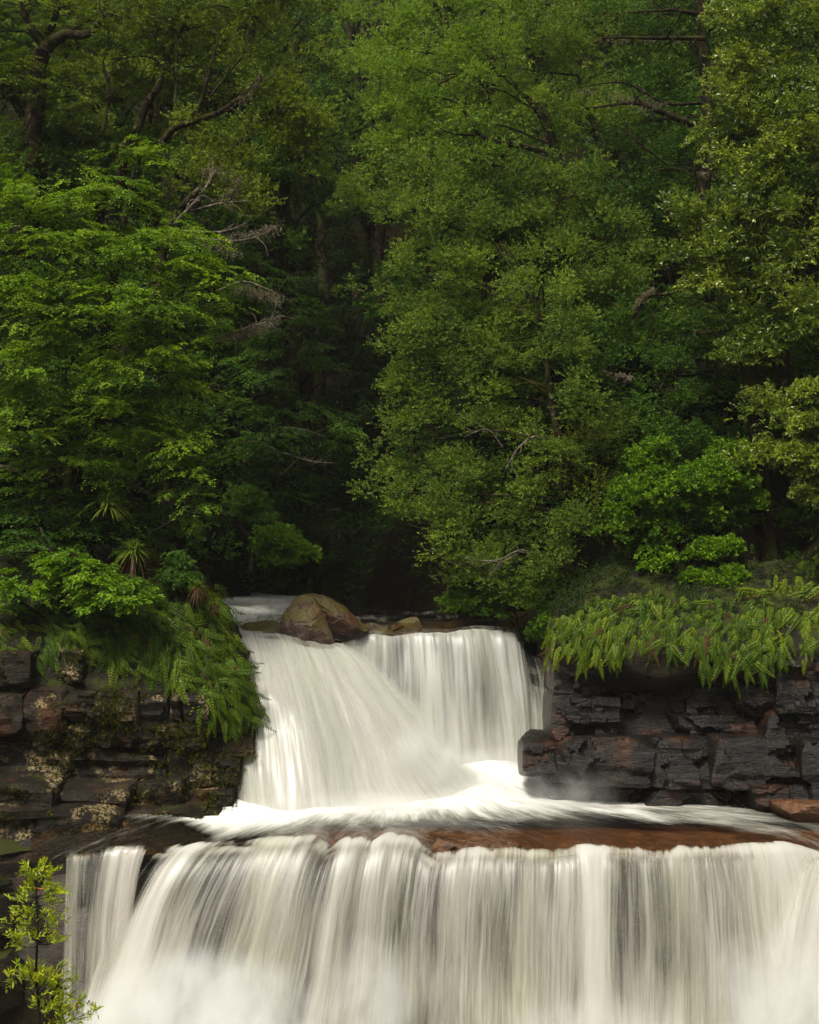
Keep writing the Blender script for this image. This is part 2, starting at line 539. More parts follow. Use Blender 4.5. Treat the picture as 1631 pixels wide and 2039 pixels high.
def stone(center, half, seed, cuts=8, cutd=(.72, 1.05), rnd=.25, rough=.05, tilt=0.0, crease=.05, facet=0.0, res=(12, 5, 8)):
    """one chipped stone; returns V, F in world units"""
    r = np.random.default_rng(seed)
    if res not in BOXES:
        BOXES[res] = box_grid(*res)
    v = BOXES[res][0].copy()
    ln = np.maximum(1e-6, (np.abs(v) ** 6).sum(1) ** (1 / 6))
    v = v * (1 - rnd + rnd / ln)[:, None]
    for _ in range(cuts):
        n = r.normal(size=3)
        n[1] = -abs(n[1]) * 1.1 if r.random() < .75 else n[1]
        n /= np.linalg.norm(n)
        sup = np.abs(n).sum()
        d = sup * r.uniform(*cutd) * .72
        over = np.maximum(0, v @ n - d)
        v = v - over[:, None] * n
    h = np.array(half)
    w = v * h
    if facet:
        # broken face: irregular cells, each its own tilted plane
        k = max(5, int(15 * h[0] * h[2] * 4))
        sp = r.uniform(-1, 1, (k, 2)) * h[[0, 2]]
        sl = r.normal(0, .22, (k, 2))
        of = r.normal(0, 1, k)
        q = w[:, [0, 2]] * np.array([1, 1.0]) + .05 * (np.stack([vnoise(w * 5 + 3, seed), vnoise(w * 5 + 9, seed)], -1) - .5)
        d2 = ((q[:, None] - sp[None]) ** 2 * np.array([1, 2.2])).sum(-1)
        i = d2.argmin(1)
        dz = of[i] * facet * .45 + ((q - sp[i]) * sl[i]).sum(1) * facet * 4
        front = sstep(.2, -.6, v[:, 1])
        w[:, 1] += dz * front
    nn = np.stack([fbm(w * 2.2 + seed * 3.1 + 20 * a, seed + a, 4) for a in (1, 2, 3)], -1)
    w = w + nn * rough * 4 * min(h.max(), .8)
    # bedding creases
    bed = vnoise(np.stack([w[:, 0] * .5 + seed, w[:, 1] * 0, w[:, 2] * 8], -1), seed) - .5
    bed = bed + .5 * (vnoise(np.stack([w[:, 0] * .8 + seed, w[:, 1] * 0, w[:, 2] * 21], -1), seed + 1) - .5)
    w[:, 1] += crease * bed * 2
    if tilt:
        ct, st_ = math.cos(tilt), math.sin(tilt)
        w = np.stack([w[:, 0] * ct - w[:, 2] * st_, w[:, 1], w[:, 0] * st_ + w[:, 2] * ct], -1)
    return w + np.array(center), BOXES[res][1]


def add_stone(parent, px0, py0, px1, py1, Y, depth, seed, mat, name='stone_block', **kw):
    a, b_ = P(px0, py0, Y), P(px1, py1, Y)
    c = (a + b_) / 2
    c[1] = Y + depth
    half = (abs(b_[0] - a[0]) / 2, depth, abs(a[2] - b_[2]) / 2)
    V_, F_ = stone(c, half, seed, **kw)
    off = np.array(parent.location) if parent is not None else np.zeros(3)
    return link(name, make_mesh(name, V_ - off, F_, mat, sharp=.55), parent)


# ------------------------------------------------------------------ left cliff
LC = empty('rock_cliff', P(250, 1640, 20.6), 'layered dark cliff of lichen-spotted blocks beneath hanging ferns beside the upper waterfall', 'cliff')
lrow = np.array([1085, 1120, 1160, 1210, 1255, 1300, 1350, 1400, 1445, 1470, 1500, 1560, 1600, 1650, 1720])
lxe = np.array([250, 330, 395, 432, 455, 467, 480, 489, 484, 462, 458, 466, 452, 430, 400])
lY = np.array([24.0, 23.3, 22.8, 22.3, 21.95, 21.7, 21.5, 21.35, 21.3, 21.4, 21.5, 21.4, 21.2, 21.0, 20.9])


def left_surface(nr=110, nc=150):
    py = np.linspace(lrow[0], lrow[-1], nr)
    xe = np.interp(py, lrow, lxe) + 6 * np.sin(py * .13) + 4 * np.sin(py * .31 + 1)
    Yf = np.interp(py, lrow, lY)
    G = np.zeros((nr, nc, 3))
    s = np.linspace(0, 1, nc)
    R = 0.75
    for i in range(nr):
        z = ZC - (py[i] - 1019.5) / FPX * Yf[i]
        xs = (xe[i] - 815.5) / FPX * (Yf[i] + R * .5)
        xl = (-420 - 815.5) / FPX * Yf[i]
        m = s < .72
        t = s[m] / .72
        G[i, m, 0] = xl + (xs - R - xl) * t
        G[i, m, 1] = Yf[i] - .9 * (1 - t) ** 1.5
        t = (s[~m] - .72) / .28
        th = t * math.radians(150)
        G[i, ~m, 0] = xs - R + R * np.sin(th)
        G[i, ~m, 1] = Yf[i] + R * (1 - np.cos(th)) + 1.5 * np.maximum(0, t - .7)
        G[i, :, 2] = z
    d = fbm(G * 1.6, 21, 5)
    d2 = fbm(G * np.array([.7, .7, .7]), 22, 3)
    nrm = grid_normals(G)
    return G + nrm * (d * .30 + d2 * .35)[..., None]


def grid_normals(G):
    du = np.gradient(G, axis=1)
    dv = np.gradient(G, axis=0)
    n = np.cross(du, dv)
    n /= np.linalg.norm(n, axis=-1)[..., None] + 1e-9
    # face the camera
    sgn = np.where((n[..., 1:2]) > 0, -1, 1) if np.mean(n[..., 1]) > 0 else 1
    return n * (np.sign(-np.median(n[..., 1])) if np.ndim(sgn) else 1)


LS = left_surface()
lsn = grid_normals(LS)
off = np.array(LC.location)
face = link('rock_face', make_mesh('rock_face', LS.reshape(-1, 3) - off, grid_faces(*LS.shape[:2], flip=True), M['rock_left_back']), LC)
left_blocks = [
    # px0, py0, px1, py1, Y, depth, cuts
    (40, 1375, 128, 1480, 21.05, .5, 12), (122, 1378, 196, 1436, 21.2, .5, 8), (190, 1374, 228, 1436, 21.22, .5, 6),
    (228, 1376, 276, 1434, 21.15, .5, 6), (272, 1384, 340, 1437, 21.2, .5, 6), (338, 1380, 360, 1436, 21.32, .5, 5),
    (356, 1380, 414, 1440, 21.2, .55, 6), (-60, 1385, 42, 1470, 20.95, .5, 9),
    (132, 1436, 186, 1492, 21.1, .5, 8), (182, 1436, 232, 1488, 21.2, .5, 8), (232, 1438, 262, 1488, 21.22, .5, 6),
    (256, 1440, 322, 1490, 21.12, .55, 5), (318, 1442, 356, 1494, 21.2, .5, 6), (354, 1440, 408, 1496, 21.15, .55, 7),
    (404, 1462, 504, 1506, 21.45, .45, 7),
    (-300, 1470, -50, 1566, 20.72, .6, 8), (-60, 1478, 134, 1566, 20.75, .6, 8), (130, 1494, 330, 1566, 20.95, .6, 8), (326, 1498, 420, 1566, 21.05, .6, 6), (-300, 1380, -55, 1476, 20.72, .6, 8), (-320, 1562, -70, 1628, 20.3, .8, 7), (-340, 1622, -70, 1700, 19.95, .9, 8), (416, 1506, 478, 1570, 21.35, .5, 8),
    (-80, 1560, 105, 1626, 20.35, .8, 7), (90, 1566, 262, 1626, 20.62, .7, 7), (246, 1556, 372, 1622, 20.92, .6, 8), (368, 1568, 462, 1624, 21.1, .5, 8), 
    (-80, 1618, 232, 1696, 20.0, .9, 8), (205, 1620, 330, 1690, 20.3, .8, 7), (310, 1612, 404, 1676, 20.5, .6, 8), (392, 1618, 448, 1652, 20.7, .4, 8),
    (408, 1604, 470, 1640, 20.9, .4, 9), (110, 1500, 140, 1560, 21.05, .4, 6), (110, 1290, 170, 1345, 21.45, .5, 7), (100, 1335, 160, 1372, 21.35, .5, 7),
    (-40, 1300, 60, 1380, 21.1, .5, 8),
]
for q, (a, b_, c, d, Y, dp, cu) in enumerate(left_blocks):
    if Y > 20.7 and a < 400 and d < 1575:
        mx, my = (a + c) / 2, (b_ + d) / 2
        yf = np.interp(my, lrow, lY)
        t_ = (mx + 420) / (np.interp(my, lrow, lxe) - 95 + 420)
        Y = yf - .9 * max(0, 1 - t_) ** 1.5 - .16 + rng.uniform(-.05, .05)
    add_stone(LC, a - 1, b_ - 1, c + 1, d + 1, Y, dp, 100 + q, M['rock_left'], cuts=cu + 3, cutd=(.92, 1.28), rnd=.08, rough=.030, crease=.04, facet=.06, tilt=rng.uniform(-.05, .04), res=(16, 3, 11))

LW = empty('rock_wall', P(40, 2000, 19.2), 'dark mossy rock wall under the ledge behind the bright sapling', 'rock')
for q, (a, b_, c, d, Y, dp) in enumerate([(-420, 1694, -110, 1860, 19.3, .9), (-430, 1850, -120, 2250, 19.2, .9), (-120, 1690, 60, 1800, 19.35, .8), (40, 1696, 132, 1790, 19.6, .7), (-120, 1790, 30, 1910, 19.3, .8), (20, 1782, 128, 1880, 19.55, .7),
                                         (-130, 1900, 60, 2060, 19.2, .8), (50, 1872, 135, 2060, 19.5, .7), (-130, 2050, 140, 2250, 19.2, .8)]):
    add_stone(LW, a, b_, c, d, Y, dp, 170 + q, M['rock_left_back'], cuts=9, rough=.05)

# ------------------------------------------------------------------ right cliff
RC = empty('rock_cliff', P(1380, 1600, 21.3), 'wet black cliff of broken blocks under the overhanging fern bank', 'cliff')
right_blocks = [
    # upper course
    (1104, 1322, 1232, 1394, 21.62, .55), (1096, 1388, 1232, 1476, 21.55, .55), (1226, 1326, 1348, 1476, 21.78, .5), (1338, 1372, 1476, 1430, 21.52, .55), (1330, 1424, 1530, 1478, 21.46, .55),
    (1466, 1336, 1566, 1428, 21.34, .55), (1522, 1416, 1720, 1480, 21.14, .55), (1552, 1286, 1700, 1424, 21.08, .55), (1690, 1270, 1840, 1424, 20.90, .55), (1712, 1416, 1900, 1484, 20.85, .55), (1830, 1260, 2010, 1430, 20.7, .55), (1890, 1420, 2100, 1490, 20.6, .55),
    # lower course
    (1042, 1472, 1118, 1562, 21.40, .55), (1108, 1474, 1300, 1566, 21.22, .6), (1294, 1474, 1426, 1568, 21.08, .6), (1420, 1474, 1608, 1572, 20.92, .6), (1602, 1478, 1790, 1584, 20.68, .6), (1784, 1480, 1960, 1600, 20.45, .6), (1950, 1484, 2150, 1620, 20.25, .6),
    # foot course
    (1090, 1560, 1296, 1606, 21.55, .5), (1288, 1564, 1506, 1620, 21.18, .5), (1498, 1568, 1722, 1634, 20.76, .5), (1714, 1574, 1930, 1650, 20.5, .5), (1920, 1590, 2150, 1670, 20.3, .5),
]
for q, (a, b_, c, d, Y, dp) in enumerate(right_blocks):
    nose = q == 12
    add_stone(RC, a - 3, b_ - 3, c + 3, d + 3, Y, dp, 300 + q, M['rock_right'], cuts=10, cutd=(1.0, 1.3) if not nose else (.8, 1.1), rnd=.05 if not nose else .75, rough=.022, crease=.035, facet=.12 if not nose else .05,
              tilt=rng.uniform(-.02, .02), res=(40, 3, 20))
# solid back of the cliff
nr, nc = 50, 70
G = np.zeros((nr, nc, 3))
for i, py in enumerate(np.linspace(1290, 1680, nr)):
    Yb = np.interp(py, [1290, 1470, 1680], [22.15, 21.95, 21.7])
    pxs = np.linspace(1112 + 3 * math.sin(i * .37), 2250, nc)
    yy = Yb - (pxs - 1110) / 800 * .9
    G[i, :, 0] = (pxs - 815.5) / FPX * yy
    G[i, :, 1] = yy
    G[i, :, 2] = ZC - (py - 1019.5) / FPX * Yb
    G[i, :4, 1] += np.array([2.2, .9, .3, .05])
G[..., 1] += fbm(G * 2, 5, 4) * .3
link('rock_face', make_mesh('rock_face', G.reshape(-1, 3) - np.array(RC.location), grid_faces(nr, nc), M['rock_right']), RC)
o = add_stone(None, 1556, 1598, 1690, 1650, 20.0, .35, 401, M['rock_shelf'], name='boulder', cuts=10, rough=.05)
tag(o, 'low brown rock at the water edge under the black cliff', 'boulder')

# ------------------------------------------------------------------ fern bank surface on the right
rrow = np.array([1120, 1170, 1210, 1250, 1300, 1340, 1375])
rxe = np.array([1215, 1160, 1115, 1098, 1098, 1112, 1150])
rY = np.array([23.4, 22.6, 22.0, 21.6, 21.35, 21.4, 21.8])
nr, nc = 60, 110
RSf = np.zeros((nr, nc, 3))
for i, py in enumerate(np.linspace(1120, 1375, nr)):
    xe, Yf = np.interp(py, rrow, rxe), np.interp(py, rrow, rY)
    s = np.linspace(0, 1, nc)
    R = .6
    xs = (xe - 815.5) / FPX * (Yf + .3)
    m = s < .25
    th = (1 - s[m] / .25) * math.radians(140)
    RSf[i, m, 0] = xs + R - R * np.sin(th)
    RSf[i, m, 1] = Yf + R * (1 - np.cos(th))
    t = (s[~m] - .25) / .75
    xr = (2250 - 815.5) / FPX * Yf
    RSf[i, ~m, 0] = xs + R + (xr - xs - R) * t
    RSf[i, ~m, 1] = Yf - .95 * t
    RSf[i, :, 2] = ZC - (py - 1019.5 - 110 * np.clip((s - .62) / .38, 0, 1) * -1 * 0) / FPX * Yf
    # the bank climbs towards the right end
    RSf[i, :, 2] += 1.0 * sstep(.55, .85, s)
RSf += fbm(RSf * 1.5, 41, 4)[..., None] * np.array([.1, .45, .3])
bank = link('bank', make_mesh('bank', RSf.reshape(-1, 3), grid_faces(nr, nc), M['rock_left_back']))
tag(bank, 'mossy overhanging soil bank above the black cliff', kind='structure')
rsn = grid_normals(RSf)

# ------------------------------------------------------------------ rock shelf under the lower fall
lip = np.array([  # px, py, Y of the lip of the lower fall
    (-60, 1712, 19.7), (60, 1708, 19.5), (130, 1702, 19.35), (210, 1697, 19.3), (290, 1692, 19.25), (340, 1694, 19.15), (390, 1690, 19.05), (450, 1684, 19.0), (520, 1680, 18.95), (600, 1674, 18.9),
    (640, 1672, 18.9), (662, 1698, 18.82), (690, 1680, 18.86), (722, 1674, 18.88), (744, 1688, 18.84), (775, 1668, 18.9), (820, 1676, 18.86), (842, 1690, 18.8), (866, 1710, 18.68), (900, 1703, 18.65), (960, 1698, 18.65), (1040, 1702, 18.6), (1100, 1704, 18.6),
    (1180, 1692, 18.6), (1240, 1698, 18.6), (1300, 1698, 18.6), (1380, 1696, 18.6), (1450, 1694, 18.6), (1510, 1690, 18.65), (1560, 1688, 18.75), (1600, 1700, 18.85), (1660, 1720, 18.9), (1760, 1730, 18.9), (2150, 1735, 18.9)])
POOLZ = ZC - 4.62


def lip_at(px):
    return np.interp(px, lip[:, 0], lip[:, 1]), np.interp(px, lip[:, 0], lip[:, 2])


def pool_z(x, y):
    """water level of the middle pool: dips over the lip"""
    px = x / y * FPX + 815.5
    py, Yl = lip_at(px)
    zl = ZC - (py - 1019.5) / FPX * Yl
    t = sstep(0, 1.3, y - Yl)
    return zl * (1 - t) + POOLZ * t


nc = 220
pxs = np.linspace(-340, 2150, nc)
pyl, Yl = lip_at(pxs)
zl = ZC - (pyl - 1019.5) / FPX * Yl
rows = []
for yb in np.linspace(26.0, 0, 34, endpoint=False):
    if yb <= 0:
        break
for t in np.concatenate([np.linspace(1, .1, 26), np.linspace(.08, 0, 5)]):
    Yr = Yl + (25.8 - Yl) * t ** 1.6
    x = (pxs - 815.5) / FPX * Yr
    z = pool_z(x, Yr) - .055 - .35 * sstep(.25, .7, t)
    rows.append(np.stack([x, Yr, z], -1))
for t in np.linspace(.03, 1, 34):
    dz = 4.2 * t
    Yr = Yl + .10 - .06 * np.sin(t * 25) * .5 + .12 * t + .02
    x = (pxs - 815.5) / FPX * Yl
    rows.append(np.stack([x, Yr, zl - .055 - dz], -1))
G = np.stack(rows)
amp = np.concatenate([np.full(31, .045), np.full(34, .16)])[:, None]
G[..., 2] += fbm(G * 2.3, 51, 4) * amp * np.concatenate([np.ones(31), np.zeros(34)])[:, None]
G[..., 1] += fbm(G * np.array([1.6, 1, 2.4]), 52, 5) * np.concatenate([np.zeros(29), np.full(36, .45)])[:, None]
shelf = link('rock_shelf', make_mesh('rock_shelf', G.reshape(-1, 3), grid_faces(*G.shape[:2], flip=True), M['rock_fall'], sharp=.9))
shelf.data.materials.append(M['rock_shelf'])
shelf.data.materials.append(M['rock_right'])
mi = np.zeros((G.shape[0] - 1, G.shape[1] - 1), np.int32)
mi[:32, :] = 1
mi[:32, :77] = 2
shelf.data.polygons.foreach_set('material_index', mi.ravel())
tag(shelf, 'rusty brown rock shelf under thin running water at the lip of the lower waterfall', kind='structure')
# low broken stones on the lip, rusty brown, poking through the film
RSH = empty('rock_ledge', P(1100, 1700, 18.7), 'broken rusty brown ledge stones poking out at the lip of the lower waterfall', 'rock')
for q, (a, b_, c, d, Y, dp) in enumerate([(860, 1690, 960, 1716, 18.80, .5), (940, 1688, 1070, 1714, 18.80, .5), (1186, 1690, 1230, 1726, 18.72, .4), (1310, 1693, 1440, 1712, 18.74, .45), (636, 1684, 690, 1716, 18.90, .3)]):
    add_stone(RSH, a, b_, c, d, Y, dp, 430 + q, M['rock_shelf'], cuts=8, rough=.07, rnd=.7, crease=.05, facet=.05, res=(20, 4, 8))

# ------------------------------------------------------------------ water


def flow_grid(name, G, flow, dens, mat, parent=None, fade=None):
    nr, nc = G.shape[:2]
    off = np.array(parent.location) if parent is not None else np.zeros(3)
    me = make_mesh(name, G.reshape(-1, 3) - off, grid_faces(nr, nc, flip=True), mat, True,
                   dict(flow=('FLOAT_VECTOR', 'POINT', np.concatenate([flow, np.zeros((nr, nc, 1))], -1).reshape(-1, 3)), dens=('FLOAT', 'POINT', dens.reshape(-1)),
                        fade=('FLOAT', 'POINT', (np.ones(nr * nc) if fade is None else fade.reshape(-1)))))
    return link(name, me, parent)


# middle pool
ny_, nx_ = 90, 240
pxs = np.linspace(60, 2140, nx_)
pyl, Yl = lip_at(pxs)
rows, fl, dn = [], [], []
foot = P(800, 1575, 22.3)
for t in np.linspace(1, 0, ny_):
    Yr = Yl - .10 + (25.4 - Yl) * t ** 1.3
    x = (pxs - 815.5) / FPX * Yr
    z = pool_z(x, Yr) - .03 * sstep(.06, 0, t)
    py = 1019.5 - (z - ZC) / Yr * FPX
    rows.append(np.stack([x, Yr, z], -1))
    ang = np.arctan2(x - foot[0], (foot[1] + 1.5) - Yr)
    rad = np.hypot(x - foot[0], (foot[1] + 1.5) - Yr)
    fl.append(np.stack([ang * 2.6, rad], -1))
    # foam: heavy near the foot of the upper fall, clear over the brown shelf
    # lower edge of the white water in the photograph, as a line on the pool
    edge = np.interp(pxs, [100, 350, 430, 520, 640, 850, 1000, 1150, 1300, 1450, 1560, 1640, 1760], [1600, 1625, 1664, 1658, 1640, 1630, 1625, 1620, 1628, 1640, 1656, 1690, 1720])
    f = .5 + (edge - py) / 80
    cap = np.interp(pxs, [100, 400, 1000, 1200, 1450, 1600], [.80, .80, .76, .60, .50, .44])
    f = np.clip(f, np.interp(pxs, [500, 700, 1500, 1600], [.28, .17, .17, .3]), cap)
    dn.append(f)
G = np.stack(rows)
fl, dn = np.stack(fl), np.stack(dn)
dn += .10 * fbm(G * np.array([.9, 2.2, 1]), 61, 3)
lump = fbm(G * np.array([1.1, 2.4, 1]), 62, 4)
G[..., 2] += lump * .22 * sstep(.3, .9, dn) + .02
hx, hy = P(985, 1560, 22.9)[0], 22.9
G[..., 2] += .38 * np.exp(-((G[..., 0] - hx) / .95) ** 2 - ((G[..., 1] - hy) / .8) ** 2)
pool = flow_grid('water', G, fl, dn, M['pool'])
tag(pool, 'foaming white pool between the two waterfalls', kind='structure')


def fall(name, lips, feet, mat, dens_fn, ncol=220, nrow=64, back=.5, power=1.9, ridge=.05, seed=0, shift=0.0, parent=None, hpow=1.0, ratio=None, billow=0.0, fade_fn=None):
    """a falling sheet: lips / feet are (px,py,Y) polylines matched by parameter"""
    u = np.linspace(0, 1, ncol)
    A = np.stack([P(*smooth_at(lips, t)) for t in u])
    B = np.stack([P(*smooth_at(feet, t)) for t in u])
    lx = np.array([smooth_at(lips, t)[0] for t in u])
    s = np.concatenate([np.linspace(-1, 0, 10, endpoint=False), np.linspace(0, 1, nrow) ** 1.25])
    G = np.zeros((len(s), ncol, 3))
    dirh = (B - A)
    for i, t in enumerate(s):
        if t < 0:
            k = -t * back
            hd = dirh[:, :2] / (np.linalg.norm(dirh[:, :2], axis=1)[:, None] + 1e-6)
            G[i, :, :2] = A[:, :2] - hd * k
            G[i, :, 2] = A[:, 2] - .06 * (-t)
        else:
            th = t ** hpow
            G[i, :, :2] = A[:, :2] + dirh[:, :2] * th
            G[i, :, 2] = A[:, 2] + dirh[:, 2] * t ** (power if ratio is None else np.interp(u, *ratio))
    # smooth lip
    ul = np.concatenate([[0], np.cumsum(np.linalg.norm(np.diff(A, axis=0), axis=1))])
    seg = np.linalg.norm(np.diff(G, axis=0), axis=2).mean(1)
    vl = np.concatenate([[0], np.cumsum(seg)])
    flow = np.zeros((len(s), ncol, 2))
    flow[..., 0] = ul[None, :]
    flow[..., 1] = vl[:, None]
    rd = fbm(np.stack([flow[..., 0] * 3.2, flow[..., 1] * .35, np.full(flow.shape[:2], seed * 1.7)], -1), seed, 3)
    rd2 = fbm(np.stack([flow[..., 0] * 11, flow[..., 1] * .4, np.full(flow.shape[:2], seed * 2.7)], -1), seed + 1, 2)
    k = sstep(-.3, .35, s)[:, None]
    rd0 = fbm(np.stack([flow[..., 0] * 1.1, flow[..., 1] * .7, np.full(flow.shape[:2], 3.3)], -1), 7, 2)
    disp = (rd * ridge * 3 + rd2 * ridge * 1.1 + rd0 * billow) * k + shift
    nrm = grid_normals(G)
    G = G + nrm * disp[..., None]
    T = np.repeat(s[:, None], ncol, 1)
    PX = np.repeat(lx[None, :], len(s), 0)
    U = np.repeat(u[None, :], len(s), 0)
    dens = dens_fn(PX, T, U, G)
    o = flow_grid(name, G, flow, dens, mat, parent, None if fade_fn is None else fade_fn(PX, T, U))
    return o, G, nrm


def smooth_at(pl, t):
    pl = np.asarray(pl, float)
    x = np.linspace(0, 1, len(pl)) if pl.shape[1] == 3 else pl[:, 3]
    return np.array([np.interp(t, x, pl[:, k]) for k in range(3)])


# --- lower fall, main curtain
LF = tag(bpy.data.objects.new('waterfall', None), 'wide lower waterfall pouring in long white strands off the brown shelf', kind='structure')
LF.location = P(900, 2100, 18)
COL.objects.link(LF)
mpx = np.array([300, 345, 390, 450, 520, 580, 640, 662, 690, 722, 744, 775, 820, 842, 866, 900, 960, 1040, 1100, 1180, 1240, 1300, 1380, 1450, 1510, 1560, 1600, 1660])
lips = [(p, *lip_at(p), (p - 300) / (1660 - 300)) for p in mpx]
fpx = np.interp(mpx, [300, 345, 390, 450, 520, 640, 760, 860, 1000, 1180, 1380, 1510, 1560, 1600, 1660], [130, 165, 215, 285, 370, 535, 700, 825, 985, 1180, 1400, 1565, 1640, 1690, 1770])
feet = [(fx, np.interp(p, [352, 500, 900, 1590], [2110, 2130, 2150, 2150]), np.interp(p, [352, 640, 1590], [18.0, 17.75, 17.7]), l[3]) for p, fx, l in zip(mpx, fpx, lips)]
D_PX = [300, 330, 352, 375, 400, 430, 470, 520, 560, 600, 640, 680, 700, 740, 780, 830, 880, 950, 1000, 1050, 1100, 1150, 1172, 1195, 1215, 1260, 1300, 1350, 1400, 1440, 1480, 1530, 1590]
D_V = [.36, .30, .36, .62, .70, .50, .42, .44, .56, .60, .50, .42, .66, .50, .60, .58, .50, .58, .46, .55, .50, .56, .88, .80, .58, .52, .50, .50, .55, .50, .62, .74, .70]


def dens_main(PX, T, U, G):
    d = np.interp(PX, D_PX, D_V) + .012
    jit = .10 * vnoise(np.stack([PX * .045, PX * 0, PX * 0], -1), 15) + .05 * vnoise(np.stack([PX * .16, PX * 0, PX * 0], -1), 16) - .05
    d = d - .55 * sstep(.03, -.09, T - jit)
    d += .16 * fbm(np.stack([PX * .013, T * .8, T * 0], -1), 78, 2)
    d += .16 * sstep(.10, .0, np.abs(T - .06)) 
    d += .14 * sstep(.55, 1.0, T) * sstep(.3, .6, vnoise(np.stack([PX * .012, T * 2, T * 0], -1), 9))
    d += .10 * fbm(np.stack([PX * .02, T * 1.2, T * 0], -1), 77, 3)
    d = np.where(PX < 480, d + .22 * sstep(.3, .8, T), d)
    d *= np.clip(sstep(0, .02, U) * sstep(1, .985, U), .0, 1)
    return d


fall('water_sheet', lips, feet, M['fall_a'], dens_main, ncol=320, seed=1, shift=0.0, parent=LF, power=1.75, hpow=.9, ridge=.036)
fall('water_sheet', lips, feet, M['fall_b'], lambda *a: dens_main(*a) - .05, ncol=320, seed=2, shift=.09, parent=LF, power=1.75, hpow=.9, ridge=.036)
# --- left narrow part
lips2 = [(p, *lip_at(p)) for p in np.linspace(128, 300, 8)]
feet2 = [(fx, 2120, 18.75) for fx in np.linspace(118, 240, 8)]


def dens_left(PX, T, U, G):
    d = np.interp(PX, [128, 150, 170, 190, 215, 235, 262, 290, 300], [.46, .56, .48, .46, .54, .72, .78, .70, .4])
    d = d - .30 * sstep(.10, -.10, T) + .10 * sstep(.5, 1, T) * (PX > 205)
    return d * np.clip(sstep(0, .05, U) * sstep(1, .95, U), 0, 1)


fall('water_sheet', lips2, feet2, M['fall_a'], dens_left, ncol=110, seed=4, parent=LF, power=1.8)
fall('water_sheet', lips2, feet2, M['fall_b'], lambda *a: dens_left(*a) - .04, ncol=110, seed=5, shift=.07, parent=LF, power=1.8)
# --- right chute
lips3 = [(1570, 1760, 18.25), (1625, 1712, 18.4), (1660, 1706, 18.5), (1760, 1710, 18.6), (2100, 1720, 18.6)]
feet3 = [(1440, 2120, 17.2), (1540, 2130, 17.0), (1640, 2140, 16.9), (1800, 2140, 17), (2150, 2140, 17.1)]
fall('water_sheet', lips3, feet3, M['fall_soft'], lambda PX, T, U, G: (.64 + .15 * T) - .2 * sstep(.0, -.3, T), ncol=110, seed=7, parent=LF, power=1.5, fade_fn=lambda PX, T, U: sstep(0, .5, U))
fall('water_sheet', lips3, feet3, M['fall_b'], lambda PX, T, U, G: (.60 + .10 * T) - .2 * sstep(.0, -.3, T), ncol=110, seed=8, shift=.12, parent=LF, power=1.5, fade_fn=lambda PX, T, U: sstep(0, .6, U))

# --- upper falls
UF = tag(bpy.data.objects.new('waterfall', None), 'upper waterfall sweeping down in a thick white fan from the boulder', kind='structure')
UF.location = P(760, 1610, 22.5)
COL.objects.link(UF)
lipsA = [(405, 1262, 23.3), (450, 1264, 23.5), (520, 1266, 23.7), (580, 1272, 23.8), (640, 1284, 23.9), (672, 1290, 24.0), (690, 1296, 24.1)]
feetA = [(486, 1640, 21.45), (508, 1640, 21.2), (590, 1645, 20.95), (690, 1645, 20.95), (820, 1635, 21.3), (945, 1628, 21.8), (1060, 1650, 22.0)]


def dens_A(PX, T, U, G):
    d = .68 + .10 * fbm(np.stack([U * 9, T * 1.5, T * 0], -1), 5, 3) - .22 * sstep(.0, -.8, T) + .10 * sstep(.6, 1, T)
    d -= .14 * sstep(.12, 0, U)
    return d * sstep(0, .03, U)


def fade_A(PX, T, U):
    w = .16 * (vnoise(np.stack([T * 5, U * 0, T * 0], -1), 4) - .5) * sstep(0, .4, T)
    return sstep(1.0, .84, U + .7 * w) * sstep(0, .04, U)


oA, GA, nA = fall('water_sheet', lipsA, feetA, M['fall_soft'], dens_A, ncol=220, seed=11, parent=UF, fade_fn=fade_A, ratio=([0, .5, 1], [1.75, 1.6, 1.35]), billow=.5, ridge=.05, back=1.0)
fall('water_sheet', lipsA, feetA, M['fall_veil'], lambda *a: dens_A(*a) - .08, ncol=220, seed=12, shift=.08, parent=UF, fade_fn=fade_A, ratio=([0, .5, 1], [1.75, 1.6, 1.35]), billow=.5, ridge=.05, back=1.0)
lipsB = [(672, 1290, 24.6), (696, 1270, 24.65), (730, 1262, 24.75), (775, 1268, 24.8), (830, 1260, 24.9), (900, 1262, 24.9), (960, 1256, 25.0), (1020, 1262, 25.0), (1050, 1300, 24.9), (1092, 1318, 24.8)]
feetB = [(640, 1540, 24.0), (690, 1540, 24.0), (735, 1540, 24.0), (785, 1538, 24.0), (845, 1535, 24.0), (920, 1535, 24.0), (985, 1530, 24.1), (1060, 1525, 24.1), (1088, 1520, 24.3), (1110, 1520, 24.3)]


def dens_B(PX, T, U, G):
    d = .505 + .12 * fbm(np.stack([U * 8, T * 1.2, T * 0], -1), 6, 3) - .25 * sstep(.0, -.9, T) + .12 * sstep(.55, 1, T) + .10 * sstep(.3, .1, U)
    d = np.where(PX > 1020, d - .16 * sstep(1020, 1050, PX) * sstep(.75, .4, T), d)
    return d * sstep(0, .03, U) * sstep(1.0, .97, U)


oB, GB, nB = fall('water_sheet', lipsB, feetB, M['fall_soft'], dens_B, ncol=220, seed=13, parent=UF, power=1.6, ridge=.06, back=.6, billow=.45)
fall('water_sheet', lipsB, feetB, M['fall_veil'], lambda *a: dens_B(*a) - .10, ncol=220, seed=14, shift=.08, parent=UF, power=1.6, ridge=.06, back=.6, billow=.45)
